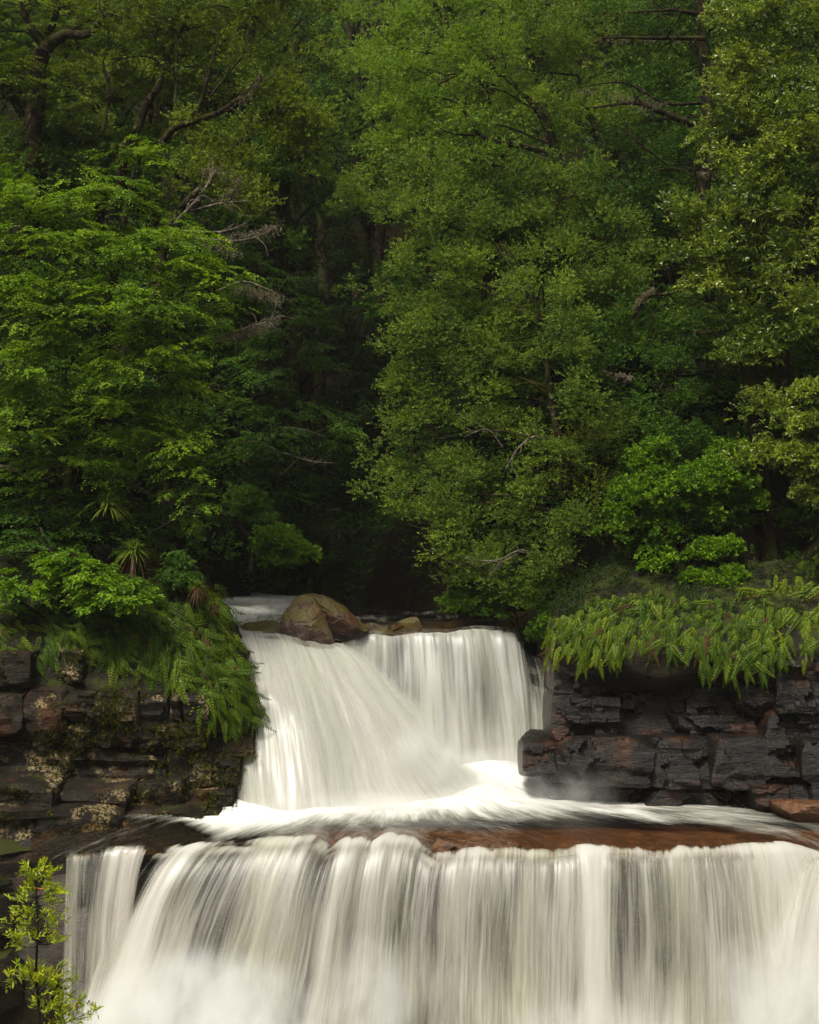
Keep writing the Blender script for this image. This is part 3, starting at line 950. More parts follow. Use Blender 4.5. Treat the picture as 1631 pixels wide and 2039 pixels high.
# thin trickle beside the left cliff foot
lipsC = [(478, 1520, 21.75), (492, 1500, 21.7), (506, 1500, 21.7)]
feetC = [(484, 1618, 21.3), (500, 1622, 21.3), (520, 1625, 21.25)]
fall('water_sheet', lipsC, feetC, M['fall_b'], lambda PX, T, U, G: .52 * sstep(0, .1, U) * sstep(1, .9, U) * sstep(-.2, .2, T), ncol=40, seed=15, parent=UF, power=1.7, back=.1)
# rock under the two upper falls
for Gw, nw, dd in ((GA[8:, :150], nA[8:, :150], .34), (GB[9:], nB[9:], .24)):
    rk = Gw - nw * dd
    rk = rk + fbm(rk * 1.8, 71, 4)[..., None] * nw * .25
    r_ = link('rock_step', make_mesh('rock_step', rk.reshape(-1, 3), grid_faces(*rk.shape[:2], flip=True), M['rock_fall']))
    tag(r_, 'dark wet rock step behind the upper waterfall', kind='structure')

# upper river
ny_, nx_ = 60, 110
pxs = np.linspace(395, 1110, nx_)
rows, fl, dn = [], [], []
Yl0 = np.interp(pxs, [395, 450, 580, 672, 700, 830, 1110], [23.25, 23.45, 23.75, 24.02, 24.68, 24.92, 25.05])
for t in np.linspace(1, 0, ny_):
    Yr = Yl0 + .03 + (33 - Yl0) * t
    x = (pxs - 815.5) / FPX * Yr
    zz = ZC - np.interp(pxs, [395, 450, 580, 640, 690, 760, 830, 960, 1110], [2.06, 2.10, 2.20, 2.30, 2.28, 2.24, 2.20, 2.17, 2.2]) + .08 * sstep(0, .12, t)
    rows.append(np.stack([x, Yr, zz], -1))
    fl.append(np.stack([x * 1.0, Yr * 1.6], -1))
    dn.append(np.interp(pxs, [395, 560, 640, 760, 860, 1110], [.60, .54, .26, .30, .24, .22]) + .22 * sstep(25.5, 27.5, Yr) * (pxs < 600) + .5 * fbm(np.stack([x * 1.2, Yr * .9, x * 0], -1), 83, 3))
G, fl, dn = np.stack(rows), np.stack(fl), np.stack(dn)
G[..., 2] += fbm(G * np.array([1.3, 1.6, 1]), 81, 4) * .16 + .10 * sstep(25.6, 26.6, G[..., 1]) * (G[..., 0] < -1.6)
riv = flow_grid('river', G, fl, dn, M['pool'])
tag(riv, 'dark stream with white rapids feeding the upper waterfall', kind='structure')
bedG = G.copy()
bedG[..., 2] -= .16
tag(link('river_bed', make_mesh('river_bed', bedG.reshape(-1, 3), grid_faces(*G.shape[:2], flip=True), M['rock_fall'])), 'dark stones under the upper stream', kind='structure')
# lower river, below the frame
lx, ly = np.meshgrid(np.linspace(-14, 14, 60), np.linspace(-30, 19, 90))
G = np.stack([lx, ly, ZC - 7.9 + 0 * lx], -1)
G[..., 2] += fbm(G * 1.1, 91, 4) * .3
flow_d = sstep(8, 18, ly) * .5 + .25
lr = flow_grid('river', G, np.stack([lx, ly], -1), flow_d, M['pool'])
tag(lr, 'foaming river below the lower waterfall', kind='structure')


# --- spray: airborne droplets as real volumes
def spray_mat():
    b = NT('spray')
    oc = b.n("ShaderNodeTexCoord").outputs['Object']
    pos = b.n("ShaderNodeNewGeometry").outputs['Position']
    ln = b.n("ShaderNodeVectorMath", dict(operation='LENGTH'), i0=oc).outputs['Value']
    ob = b.n("ShaderNodeObjectInfo")
    n1 = b.noise(b.vmul(pos, (1, 1, .6)), 2.4, 4, .6, .3)
    fall_ = b.mr(ln, 1.0, .25, 0, 1)
    d = b.math('MULTIPLY', fall_, b.mr(n1, .34, .66, .12, 1.5))
    d = b.math('MULTIPLY', d, b.math('MULTIPLY', b.n("ShaderNodeSeparateColor", None, i0=ob.outputs['Color']).outputs[0], 10.0))
    v = b.n("ShaderNodeVolumePrincipled", None, Color=(.95, .95, .93), Density=d, Anisotropy=.1)
    b.t.links.new(v.outputs[0], b.out.inputs['Volume'])
    return b.m


M['spray'] = spray_mat()


def spray(name, label, px, py, Y, rx, ry, h, layers, dens, seed):
    c = P(px, py, Y)
    nr, na = 12, 24
    th, ph = np.meshgrid(np.linspace(.02, np.pi - .02, nr), np.linspace(0, 2 * np.pi, na, endpoint=False), indexing='ij')
    v = np.stack([np.sin(th) * np.cos(ph), np.sin(th) * np.sin(ph), np.cos(th)], -1).reshape(-1, 3) * 1.02
    i = np.arange(nr * na).reshape(nr, na)
    j = np.roll(i, -1, 1)
    f = np.stack([i[:-1], i[1:], j[1:], j[:-1]], -1).reshape(-1, 4)
    k = len(v)
    v = np.vstack([v, [[0, 0, 1.02], [0, 0, -1.02]]])
    f = np.vstack([f, np.stack([j[0], j[0], np.full(na, k), i[0]], -1)[:0]])
    me = make_mesh(name, v[:k], f, M['spray'])
    bm = bmesh.new()
    bm.from_mesh(me)
    bmesh.ops.holes_fill(bm, edges=[e for e in bm.edges if e.is_boundary])
    bmesh.ops.recalc_face_normals(bm, faces=bm.faces)
    bm.to_mesh(me)
    bm.free()
    o = link(name, me, None, c)
    o.scale = (rx, ry, h)
    o.color = (dens, dens, dens, 1)
    return tag(o, label, kind='stuff')


spray('spray', 'billowing white spray at the foot of the lower waterfall', 400, 2090, 17.5, 2.0, .9, 1.5, 9, .55, 1)
spray('spray', 'white spray between the strands of the lower waterfall', 740, 2000, 17.6, .7, .5, 1.1, 7, .16, 2)
spray('spray', 'white spray at the foot of the lower waterfall under its middle', 1180, 2110, 17.4, 1.6, .6, 1.0, 7, .12, 3)
spray('spray', 'thick white spray below the chute of the lower waterfall', 1580, 2110, 16.9, 1.1, .7, 1.9, 8, .26, 4)
spray('spray', 'foam boiling where the upper waterfall meets the pool', 720, 1626, 21.0, 2.3, .6, .45, 7, .35, 5)
spray('spray', 'foam where the rear curtain of the upper waterfall lands', 985, 1545, 23.9, 1.3, .6, .6, 7, .28, 6)
spray('spray', 'soft spray along the flank of the white fan of the upper waterfall', 850, 1530, 22.0, .9, .5, 1.0, 6, .16, 8)
spray('spray', 'foam heaped where the fan of the upper waterfall strikes the pool', 930, 1590, 22.2, 1.2, .7, .6, 6, .45, 9)
spray('spray', 'small burst of spray where the chute strikes hidden rock', 1480, 1960, 17.9, .55, .4, .8, 6, .20, 10)
spray('spray', 'thin spray drifting against the black cliff', 1120, 1600, 21.0, 1.1, .45, .75, 6, .06, 7)

# ------------------------------------------------------------------ boulders in the upper stream


def hull_rock(pts, seed, label, rough=.03, cuts=3):
    """a boulder from its corner points (px, py, Y): convex hull, subdivided and weathered"""
    w = np.array([P(*p) for p in pts])
    bm = bmesh.new()
    for p in w:
        bm.verts.new(p)
    res = bmesh.ops.convex_hull(bm, input=bm.verts)
    bmesh.ops.delete(bm, geom=[e for e in res['geom_interior'] if isinstance(e, bmesh.types.BMVert)], context='VERTS')
    bmesh.ops.bevel(bm, geom=list(bm.edges), offset=.035, segments=2, affect='EDGES', clamp_overlap=True)
    bmesh.ops.triangulate(bm, faces=bm.faces)
    for _ in range(3):
        long_e = [e for e in bm.edges if e.calc_length() > .09]
        if long_e:
            bmesh.ops.subdivide_edges(bm, edges=long_e, cuts=1)
            bmesh.ops.triangulate(bm, faces=bm.faces)
    bm.normal_update()
    co = np.array([v.co[:] for v in bm.verts])
    no = np.array([v.normal[:] for v in bm.verts])
    d = fbm(co * 2.5 + seed, seed, 4) * rough * 3 + fbm(co * 9, seed + 3, 3) * rough
    for v, c, n, k in zip(bm.verts, co, no, d):
        v.co = c + n * k
    me = bpy.data.meshes.new('boulder')
    bm.to_mesh(me)
    bm.free()
    for p_ in me.polygons:
        p_.use_smooth = True
    me.set_sharp_from_angle(angle=.6)
    me.materials.append(M['boulder'])
    return tag(link('boulder', me), label, 'boulder')


hull_rock([(556, 1240, 23.9), (566, 1215, 24.0), (590, 1190, 24.1), (612, 1181, 24.2), (628, 1196, 24.0), (645, 1222, 23.9), (668, 1290, 23.85), (600, 1300, 23.7), (560, 1300, 23.8), (618, 1240, 23.62), (612, 1215, 23.75), (575, 1240, 23.7),
           (640, 1200, 24.6), (590, 1200, 24.7), (560, 1290, 24.6), (665, 1290, 24.6)], 501, 'big mossy faceted boulder at the brink of the upper waterfall')
hull_rock([(600, 1184, 24.6), (622, 1180, 24.7), (650, 1184, 24.7), (690, 1208, 24.7), (738, 1256, 24.7), (728, 1262, 24.5), (690, 1232, 24.4), (672, 1228, 24.35), (664, 1244, 24.4), (640, 1290, 24.6), (700, 1280, 24.8), (610, 1290, 25.3), (650, 1190, 25.4), (730, 1260, 25.4)],
          512, 'rust-tinged slab leaning behind the big mossy boulder')
hull_rock([(470, 1252, 24.2), (488, 1240, 24.3), (520, 1235, 24.4), (548, 1234, 24.4), (566, 1246, 24.2), (570, 1262, 24.1), (520, 1262, 23.95), (480, 1260, 24), (500, 1262, 24.9), (560, 1262, 24.9)], 503, 'low flat dark rock beside the big boulder in the white rapids')
hull_rock([(772, 1248, 26), (800, 1234, 26), (826, 1225, 26), (832, 1232, 25.9), (828, 1246, 25.8), (848, 1258, 25.8), (780, 1262, 25.7), (840, 1262, 26.6), (780, 1262, 26.6)], 504, 'small pointed brown rock in the stream past the big boulder')
hull_rock([(716, 1262, 25.4), (730, 1236, 25.5), (752, 1242, 25.4), (790, 1262, 25.3), (740, 1272, 25.1), (790, 1270, 25.9), (720, 1270, 25.9)], 505, 'small dark rock between the big boulder and the pointed brown rock')
hull_rock([(845, 1252, 26.2), (880, 1240, 26.2), (920, 1233, 26.2), (985, 1230, 26.1), (1010, 1262, 25.9), (860, 1268, 25.8), (990, 1262, 27.2), (860, 1262, 27.2)], 506, 'long low dark rock along the far bank of the upper stream')
hull_rock([(980, 1250, 25.9), (1000, 1222, 26.2), (1060, 1208, 26.2), (1130, 1215, 26), (1130, 1262, 25.6), (990, 1268, 25.6), (1120, 1262, 27), (1000, 1262, 27)], 507, 'dark bank rock under the leaves at the far side of the upper waterfall')
hull_rock([(1066, 1262, 24.9), (1085, 1250, 25.0), (1125, 1252, 24.8), (1135, 1400, 24.4), (1100, 1420, 24.6), (1084, 1340, 24.6), (1130, 1260, 25.6), (1080, 1400, 25.8), (1140, 1420, 25.6)], 508, 'tall dark rock at the edge of the upper waterfall rear curtain')
hull_rock([(430, 1240, 27.5), (446, 1226, 27.6), (470, 1222, 27.6), (486, 1240, 27.3), (450, 1244, 27.1), (480, 1240, 28.2), (440, 1240, 28.2)], 509, 'dark wet rock in the rapids behind the fern cliff')

# ------------------------------------------------------------------ foliage


def leaves(starts, dirs, ups, lens, k, ll, lw, ang, tone, r, jitter=.35, droop=.25):
    """k leaves along each twig -> V (n*4,3), tone per face"""
    n = len(starts)
    dirs = dirs / (np.linalg.norm(dirs, axis=1)[:, None] + 1e-9)
    side = np.cross(dirs, ups)
    side /= np.linalg.norm(side, axis=1)[:, None] + 1e-9
    up = np.cross(side, dirs)
    t = (np.arange(k) + .6) / k
    sg = np.where(np.arange(k) % 2 == 0, 1.0, -1.0)
    sg[-1] = 0.15
    t = np.broadcast_to(t, (n, k)) + r.uniform(-.06, .06, (n, k))
    p = starts[:, None] + dirs[:, None] * (t * lens[:, None])[..., None] - np.array([0, 0, 1.0]) * (droop * lens[:, None] * t ** 2)[..., None]
    a = ang + r.normal(0, .3, (n, k))
    ld = dirs[:, None] * np.cos(a)[..., None] + side[:, None] * (np.sin(a) * sg)[..., None] + r.normal(0, jitter, (n, k, 3))
    ld /= np.linalg.norm(ld, axis=-1)[..., None] + 1e-9
    nr_ = up[:, None] + r.normal(0, jitter * 1.2, (n, k, 3))
    ls = np.cross(ld, nr_)
    ls /= np.linalg.norm(ls, axis=-1)[..., None] + 1e-9
    nn = np.cross(ls, ld)
    L = (ll * r.uniform(.7, 1.25, (n, k)) * (1 - .25 * t))[..., None]
    Wd = (lw * r.uniform(.75, 1.2, (n, k)))[..., None]
    b0 = p
    b1 = p + ld * L * .45 + ls * Wd * .5 + nn * Wd * .18
    b2 = p + ld * L - nn * L * .08
    b3 = p + ld * L * .45 - ls * Wd * .5 + nn * Wd * .18
    V_ = np.stack([b0, b1, b2, b3], 2).reshape(-1, 3)
    tn = np.clip(tone[:, None] + r.normal(0, .21, (n, k)), 0, 1).ravel()
    return V_, tn


def blob_world(blobs):
    out = []
    for (px, py, Y, rx, ry, *rd) in blobs:
        s = Y / FPX
        out.append((P(px, py, Y), np.array([rx * s, rd[0] if rd else max(.5, rx * s * .8), ry * s])))
    return out


def crown(bw, style, r, dens=1.0, sub=.34, ll=.055, lw=.026, twigs=24, k=11, centre=None, face=True, tone0=.5):
    C_, R_, O_ = [], [], []
    for c, rad in bw:
        n = max(3, int(dens * 7.5 * rad[0] * max(rad[2], .2) * (1 / sub ** 2) * .34))
        d = r.normal(size=(n * 4, 3))
        d /= np.linalg.norm(d, axis=1)[:, None]
        w = .35 + .65 * np.clip(d[:, 2] + .5, 0, 1)
        if face:
            w *= np.where(d[:, 1] > .35, .12, 1)
        d = d[r.random(len(d)) < w][:n]
        rr = r.uniform(.55, 1.0, len(d)) ** .6
        C_.append(c + d * rad * rr[:, None])
        R_.append(sub * r.uniform(.65, 1.35, len(d)))
        O_.append(d)
    C_, R_, O_ = np.vstack(C_), np.concatenate(R_), np.vstack(O_)
    m = len(C_)
    tone_c = np.clip(tone0 + r.normal(0, .17, m) + .3 * fbm(C_ * 1.1, 13, 2), .02, .98)
    if style == 'plate':
        npl = 3
        pc = np.repeat(C_, npl, 0)
        pr = np.repeat(R_, npl)
        po = np.repeat(O_, npl, 0)
        pc = pc + r.normal(0, .45, pc.shape) * pr[:, None] * np.array([1, 1, .9])
        az = np.arctan2(po[:, 1], po[:, 0]) + r.normal(0, .7, len(pc))
        fw = np.stack([np.cos(az), np.sin(az), -.12 + .2 * r.normal(size=len(pc))], -1)
        nm = np.array([0, 0, 1.0]) + fw * .30 + r.normal(0, .16, pc.shape)
        nm /= np.linalg.norm(nm, axis=1)[:, None]
        tw = max(4, twigs // npl)
        q = len(pc) * tw
        fw_, nm_, pr_ = np.repeat(fw, tw, 0), np.repeat(nm, tw, 0), np.repeat(pr, tw)
        sd = np.cross(fw_, nm_)
        lat = r.uniform(-1, 1, q)
        st = np.repeat(pc, tw, 0) + sd * (lat * pr_ * .55)[:, None] + fw_ * (r.uniform(-.7, .25, q) * pr_)[:, None]
        di = fw_ + sd * (lat * .8 + r.normal(0, .3, q))[:, None] + r.normal(0, .08, (q, 3))
        di -= nm_ * (di * nm_).sum(1)[:, None] * .8
        ln = pr_ * r.uniform(.45, .95, q)
        tn = np.repeat(np.repeat(tone_c, npl), tw) + r.normal(0, .06, q)
        return leaves(st, di, nm_, ln, k, ll, lw, .85, tn, r, jitter=.22, droop=.22)
    q = m * twigs
    cc, rr, oo = np.repeat(C_, twigs, 0), np.repeat(R_, twigs), np.repeat(O_, twigs, 0)
    di = r.normal(size=(q, 3)) + oo * .7 + np.array([0, -.25, .65])
    di /= np.linalg.norm(di, axis=1)[:, None]
    di[:, 2] = np.where(di[:, 2] < -.25, -di[:, 2] * .6, di[:, 2])
    st = cc + di * np.array([1.05, 1.05, .95]) * (rr * r.uniform(.25, .95, q))[:, None]
    ln = rr * r.uniform(.18, .40, q)
    up = np.array([0, 0, 1.0]) + r.normal(0, .45, (q, 3))
    tn = np.repeat(tone_c, twigs) + r.normal(0, .08, q)
    return leaves(st, di, up, ln, k, ll, lw, .95, tn, r, jitter=.55, droop=.18)


NLEAF = 0


def leaf_object(name, V_, tn, mat, parent):
    global NLEAF
    NLEAF += len(tn)
    off = np.array(parent.location)
    f = np.arange(len(V_)).reshape(-1, 4)
    o = link(name, make_mesh(name, V_ - off, f, mat, False, dict(tone=('FLOAT', 'FACE', tn))), parent)
    o['kind'] = 'stuff'
    return o


def img_path(pts):
    """(px,py,Y,r) -> world x,y,z,r"""
    return np.array([[*P(a, b_, c), d] for a, b_, c, d in pts])


def tree(name, label, cat, mat, style, blobs, trunk=None, branches=(), seed=0, group=None, bark='bark', branch_bark=None, lichen=(), **kw):
    r = np.random.default_rng(seed + 1000)
    kw['dens'] = kw.get('dens', 1) * 2.0
    if style == 'bushy' and kw.get('sub', .34) > .28:
        kw['sub'] = kw.get('sub', .34) * 1.3
        kw['twigs'] = 62
        kw['k'] = min(8, kw.get('k', 8))
    kw['ll'] = kw.get('ll', .055) * 1.15
    kw['lw'] = kw.get('lw', .026) * 1.25
    if trunk:
        trunk = [(a, b_, c, d * .78) for a, b_, c, d in trunk]
    branches = [[(a, b_, c, d * .8) for a, b_, c, d in bp] for bp in branches]
    bw = blob_world(blobs)
    if style == 'bushy' and kw.get('sub', .34) > .28:
        bw = [(c, rad * np.array([1, 1, 1.3])) for c, rad in bw]
        bw += [(c + r.normal(0, .55, 3) * rad * np.array([1, .6, 1.3]), rad * r.uniform(.35, .6)) for c, rad in bw]
        kw['dens'] *= .62
    if trunk:
        base = P(*trunk[0][:3])
    else:
        base = np.mean([c for c, _ in bw], 0) - np.array([0, 0, 1.2])
    t = empty(name, base, label, cat, group)
    if trunk:
        V_, F_ = tube([img_path(trunk)], 10, seed=seed, nper=8)
        link('trunk', make_mesh('trunk', V_ - base, F_, M[bark]), t)
    else:
        top = np.mean([c for c, _ in bw], 0)
        V_, F_ = tube([np.array([[*base, .06], [*(base * .5 + top * .5 + .05), .045], [*top, .02]])], 7, seed=seed)
        link('trunk', make_mesh('trunk', V_ - base, F_, M[bark]), t)
    for q, bp in enumerate(branches):
        w = img_path(bp)
        paths = [w]
        # side twigs
        c = smooth_path(w, 40)
        for _ in range(7):
            i = r.integers(8, 39)
            tg = c[min(39, i + 1), :3] - c[i - 1, :3]
            tg /= np.linalg.norm(tg) + 1e-9
            L = r.uniform(.25, .6)
            d = tg + r.normal(0, .55, 3)
            d /= np.linalg.norm(d)
            rr = c[i, 3] * .5
            p0 = c[i, :3]
            paths.append(np.array([[*p0, rr], [*(p0 + d * L * .5 + r.normal(0, .05, 3)), rr * .7], [*(p0 + d * L + r.normal(0, .08, 3)), rr * .25]]))
        V_, F_ = tube(paths, 6, seed=seed + q, nper=7)
        link('branch', make_mesh('branch', V_ - base, F_, M[branch_bark or bark]), t)
    # hidden structural limbs: trunk to each blob
    lim = []
    ref = img_path(trunk)[:, :3] if trunk else np.array([base, np.mean([c for c, _ in bw], 0)])
    for c, rad in bw[:len(blobs)]:
        cand = smooth_path(ref, 30) if len(ref) > 2 else np.linspace(ref[0], ref[1], 30)
        dd = np.linalg.norm((cand - c) * np.array([1, 1, 1.4]) + np.array([0, 0, .5]), axis=1)
        a = cand[np.argmin(dd)]
        mid = (a + c) / 2 + r.normal(0, .18, 3) + np.array([0, .15, .12])
        lim.append(np.array([[*a, .022], [*mid, .017], [*c, .010]]))
        for _ in range(4):
            e = c + r.normal(0, .6, 3) * rad
            lim.append(np.array([[*(mid * .3 + c * .7), .012], [*((c + e) / 2 + r.normal(0, .06, 3)), .009], [*e, .004]]))
    V_, F_ = tube(lim, 4, seed=seed + 9, nper=4)
    o = link('limbs', make_mesh('limbs', V_ - base, F_, M[bark]), t)
    o['kind'] = 'stuff'
    V_, tn = crown(bw, style, r, **kw)
    leaf_object('crown', V_, tn, M[mat], t)
    if lichen:
        st, di, ln = [], [], []
        for (pth, n, L) in lichen:
            c = smooth_path(img_path(pth), 60)
            i = r.integers(0, 60, n)
            st.append(c[i, :3] + r.normal(0, .03, (n, 3)))
            di.append(np.array([0, 0, -1.0]) + r.normal(0, .45, (n, 3)))
            ln.append(np.full(n, L) * r.uniform(.5, 1.4, n))
        st, di, ln = np.vstack(st), np.vstack(di), np.concatenate(ln)
        V_, tn = leaves(st, di, r.normal(size=st.shape), ln, 7, .05, .012, .5, r.uniform(.2, .8, len(st)), r, jitter=.4)
        leaf_object('lichen', V_, tn, M['lichen'], t)
    return t


# ---- left bank
tree('beech_tree', 'large bright green beech with layered sprays over the fern cliff', 'tree', 'beech', 'plate',
     [(40, 420, 22.4, 110, 55, .9), (190, 415, 22.6, 130, 45, .9), (120, 510, 22.2, 150, 55, .9), (300, 500, 22.4, 120, 50, .9), (400, 560, 22.6, 85, 50, .8), (60, 610, 22, 110, 55, .9),
      (215, 620, 21.8, 140, 60, .9), (360, 650, 22.2, 75, 50, .7), (290, 730, 22, 110, 55, .8), (375, 800, 22.4, 38, 80, .5), (110, 730, 22, 130, 60, .9), (60, 830, 22.3, 100, 65, .9),
      (230, 830, 22.2, 110, 55, .8), (330, 880, 22.4, 75, 60, .7), (370, 950, 22.4, 45, 32, .5), (150, 940, 22.5, 140, 50, .8), (280, 310, 23, 40, 32, .5), (375, 1022, 22.5, 30, 12, .3)],
     trunk=[(165, 1150, 23.6, .22), (180, 1000, 23.5, .2), (190, 850, 23.3, .17), (205, 700, 23.2, .14), (235, 520, 23.1, .09), (270, 330, 23, .04)],
     branches=[[(200, 930, 23, .05), (280, 975, 22.6, .035), (340, 1000, 22.4, .025), (372, 995, 22.3, .014)], [(-40, 920, 22.6, .05), (40, 940, 22.4, .04), (90, 990, 22.3, .025), (130, 1040, 22.2, .012)],
               [(80, 1050, 22.2, .03), (95, 1095, 22.1, .022), (125, 1110, 22.1, .014), (90, 1140, 22, .01)], [(300, 1060, 22.7, .03), (345, 1035, 22.5, .02), (395, 1018, 22.4, .012)],
               [(-30, 880, 22.3, .03), (20, 890, 22.2, .02), (42, 898, 22.2, .012)]],
     branch_bark='pale_bark', seed=1, dens=1.25, ll=.055, lw=.025, tone0=.52)
tree('beech_tree', 'low bright green beech spray drooping over the left cliff ferns', 'tree', 'vivid', 'plate',
     [(150, 1135, 21.6, 55, 24, .4), (210, 1165, 21.4, 60, 28, .4), (265, 1195, 21.3, 40, 20, .3), (190, 1200, 21.3, 25, 10, .3), (60, 1165, 21.6, 45, 12, .3), (20, 1190, 21.6, 25, 10, .3), (120, 1120, 21.8, 30, 16, .3)],
     trunk=[(90, 1250, 22, .04), (110, 1180, 21.8, .03), (160, 1140, 21.6, .015)], seed=2, dens=1.8, sub=.2, twigs=18, k=9, ll=.06, lw=.03, tone0=.62)
tree('beech_tree', 'gnarled dark forked beech at the top left of the gorge', 'tree', 'olive', 'plate',
     [(40, 60, 26.5, 90, 60), (30, 150, 26, 70, 45), (150, 190, 27, 100, 60), (60, 280, 27.3, 90, 60), (170, 290, 27.4, 90, 55), (160, 60, 27.4, 90, 55), (240, 30, 27, 80, 45), (20, 340, 26.6, 60, 40), (100, 360, 27, 80, 35)],
     trunk=[(45, 560, 26.6, .26), (58, 330, 26.5, .24), (72, 220, 26.5, .22), (85, 130, 26.4, .2), (100, 80, 26.3, .17)],
     branches=[[(95, 90, 26.3, .15), (130, 66, 26.1, .12), (175, 68, 26, .09), (198, 40, 26, .06), (215, 0, 26, .04)], [(88, 85, 26.3, .13), (60, 50, 26.2, .1), (45, 10, 26.2, .06), (40, -30, 26.2, .04)],
               [(100, 60, 26.3, .1), (110, 20, 26.2, .07), (95, -20, 26.2, .05)], [(40, 180, 26.4, .06), (15, 190, 26.3, .05), (-20, 160, 26.3, .03)]],
     seed=3, dens=.75, tone0=.38)
tree('leatherwood_tree', 'slim leaning tree with mossy limbs fanning up and yellow-green leaves', 'tree', 'olive', 'bushy',
     [(310, 60, 26.4, 110, 55), (430, 50, 26.3, 110, 55), (530, 40, 26.6, 70, 50), (430, 140, 26.3, 80, 50), (300, 150, 26.6, 90, 55), (530, 130, 26.6, 50, 40), (220, 120, 27, 80, 50), (350, 220, 27.2, 80, 45)],
     trunk=[(225, 420, 26.4, .13), (255, 290, 26, .115), (285, 215, 25.9, .1), (312, 180, 25.9, .085), (335, 120, 26, .06), (375, 30, 26.1, .04)],
     branches=[[(300, 330, 25.7, .09), (345, 258, 25.5, .08), (400, 235, 25.3, .07), (450, 215, 25.2, .06), (495, 180, 25.1, .045), (520, 150, 25, .03)], [(345, 255, 25.6, .05), (352, 160, 25.7, .04), (350, 60, 25.8, .03)],
               [(390, 235, 25.4, .05), (420, 130, 25.4, .035), (440, 60, 25.5, .02)], [(420, 190, 25.3, .03), (470, 130, 25.3, .025), (500, 90, 25.3, .012)], [(205, 260, 26, .05), (215, 180, 26, .04), (205, 120, 26, .03)]],
     lichen=[([(470, 200, 25.1, 0), (500, 178, 25.1, 0), (520, 150, 25, 0)], 70, .12)], seed=4, dens=.95, tone0=.5)
tree('leatherwood_tree', 'half dead tree draped in pale lichen leaning out over the gorge', 'tree', 'olive', 'bushy',
     [(560, 265, 25.6, 65, 45), (600, 250, 25.8, 28, 30), (560, 210, 25.8, 40, 22), (500, 300, 25.4, 50, 26), (480, 400, 24.8, 34, 30), (470, 345, 25, 40, 22), (590, 330, 25.8, 40, 24), (400, 290, 25.4, 60, 36), (380, 370, 25.2, 50, 36)],
     trunk=[(300, 620, 24.2, .12), (330, 480, 24.3, .1), (370, 410, 24.4, .085), (430, 345, 24.6, .06), (490, 265, 25, .035), (530, 235, 25.3, .02)],
     branches=[[(335, 470, 24.3, .06), (400, 475, 24.1, .045), (470, 480, 24, .03), (520, 468, 24, .022), (556, 448, 24, .012)], [(340, 455, 24.3, .05), (390, 400, 24.2, .04), (430, 340, 24.2, .03)],
               [(360, 460, 24.2, .035), (440, 462, 24, .022), (490, 445, 24, .012)], [(430, 580, 23.8, .04), (480, 560, 23.6, .03), (520, 570, 23.6, .02), (556, 588, 23.6, .01)],
               [(430, 675, 23.4, .035), (475, 658, 23.3, .025), (520, 645, 23.3, .018), (556, 632, 23.3, .01)], [(380, 420, 24.3, .03), (440, 405, 24.1, .02), (500, 400, 24, .01)]],
     branch_bark='pale_bark',
     lichen=[([(440, 470, 24.05, 0), (556, 448, 24, 0)], 110, .13), ([(470, 565, 23.65, 0), (556, 588, 23.6, 0)], 150, .12), ([(450, 668, 23.35, 0), (556, 632, 23.3, 0)], 210, .13), ([(400, 330, 24.2, 0), (470, 350, 24.3, 0), (430, 400, 24.2, 0)], 120, .16),
             ([(380, 470, 24.1, 0), (480, 500, 24, 0)], 90, .14)],
     seed=5, dens=1.0, tone0=.6)
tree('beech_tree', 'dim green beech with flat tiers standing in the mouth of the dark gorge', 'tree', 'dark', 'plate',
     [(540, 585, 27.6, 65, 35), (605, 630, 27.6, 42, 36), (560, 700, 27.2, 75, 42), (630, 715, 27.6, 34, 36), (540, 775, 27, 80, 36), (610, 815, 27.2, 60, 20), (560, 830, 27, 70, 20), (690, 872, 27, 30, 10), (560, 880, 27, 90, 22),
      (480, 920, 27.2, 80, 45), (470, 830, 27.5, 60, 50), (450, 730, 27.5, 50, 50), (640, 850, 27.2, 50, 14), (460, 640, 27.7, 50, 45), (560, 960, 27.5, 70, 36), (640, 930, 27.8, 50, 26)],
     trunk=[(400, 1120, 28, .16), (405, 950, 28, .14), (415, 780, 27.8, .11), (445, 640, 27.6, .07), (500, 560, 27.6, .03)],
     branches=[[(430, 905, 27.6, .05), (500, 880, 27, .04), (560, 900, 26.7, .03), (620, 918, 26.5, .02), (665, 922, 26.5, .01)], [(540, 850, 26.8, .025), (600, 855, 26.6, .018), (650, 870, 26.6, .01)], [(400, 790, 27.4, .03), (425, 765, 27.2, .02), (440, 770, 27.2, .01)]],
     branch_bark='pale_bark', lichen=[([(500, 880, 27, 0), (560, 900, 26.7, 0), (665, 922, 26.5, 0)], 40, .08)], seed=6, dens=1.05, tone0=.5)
tree('shrub', 'round bright green bush hanging above the dark water behind the cliff', 'bush', 'vivid', 'bushy',
     [(560, 1090, 26, 42, 26, .4), (590, 1110, 26, 26, 18, .3), (540, 1075, 26, 24, 14, .3), (555, 1120, 26, 20, 14, .3)],
     trunk=[(430, 1010, 26.6, .05), (470, 1040, 26.4, .045), (515, 1085, 26.2, .03), (560, 1095, 26, .012)], seed=7, dens=2.2, sub=.2, tone0=.55)
tree('shrub', 'smaller dim bush just above the round bright bush', 'bush', 'dark', 'bushy', [(485, 1005, 26.6, 36, 22, .4), (515, 1030, 26.6, 22, 16, .3)], seed=8, dens=2, sub=.2, tone0=.8)
tree('shrub', 'feathery little conifer on the mossy cliff crest', 'bush', 'dark', 'plate', [(360, 1120, 22.2, 18, 22, .25), (350, 1150, 22.2, 26, 14, .25), (375, 1150, 22.1, 16, 12, .2)], seed=9, dens=3.0, sub=.14, twigs=15, k=9, ll=.035, lw=.012, tone0=.6)
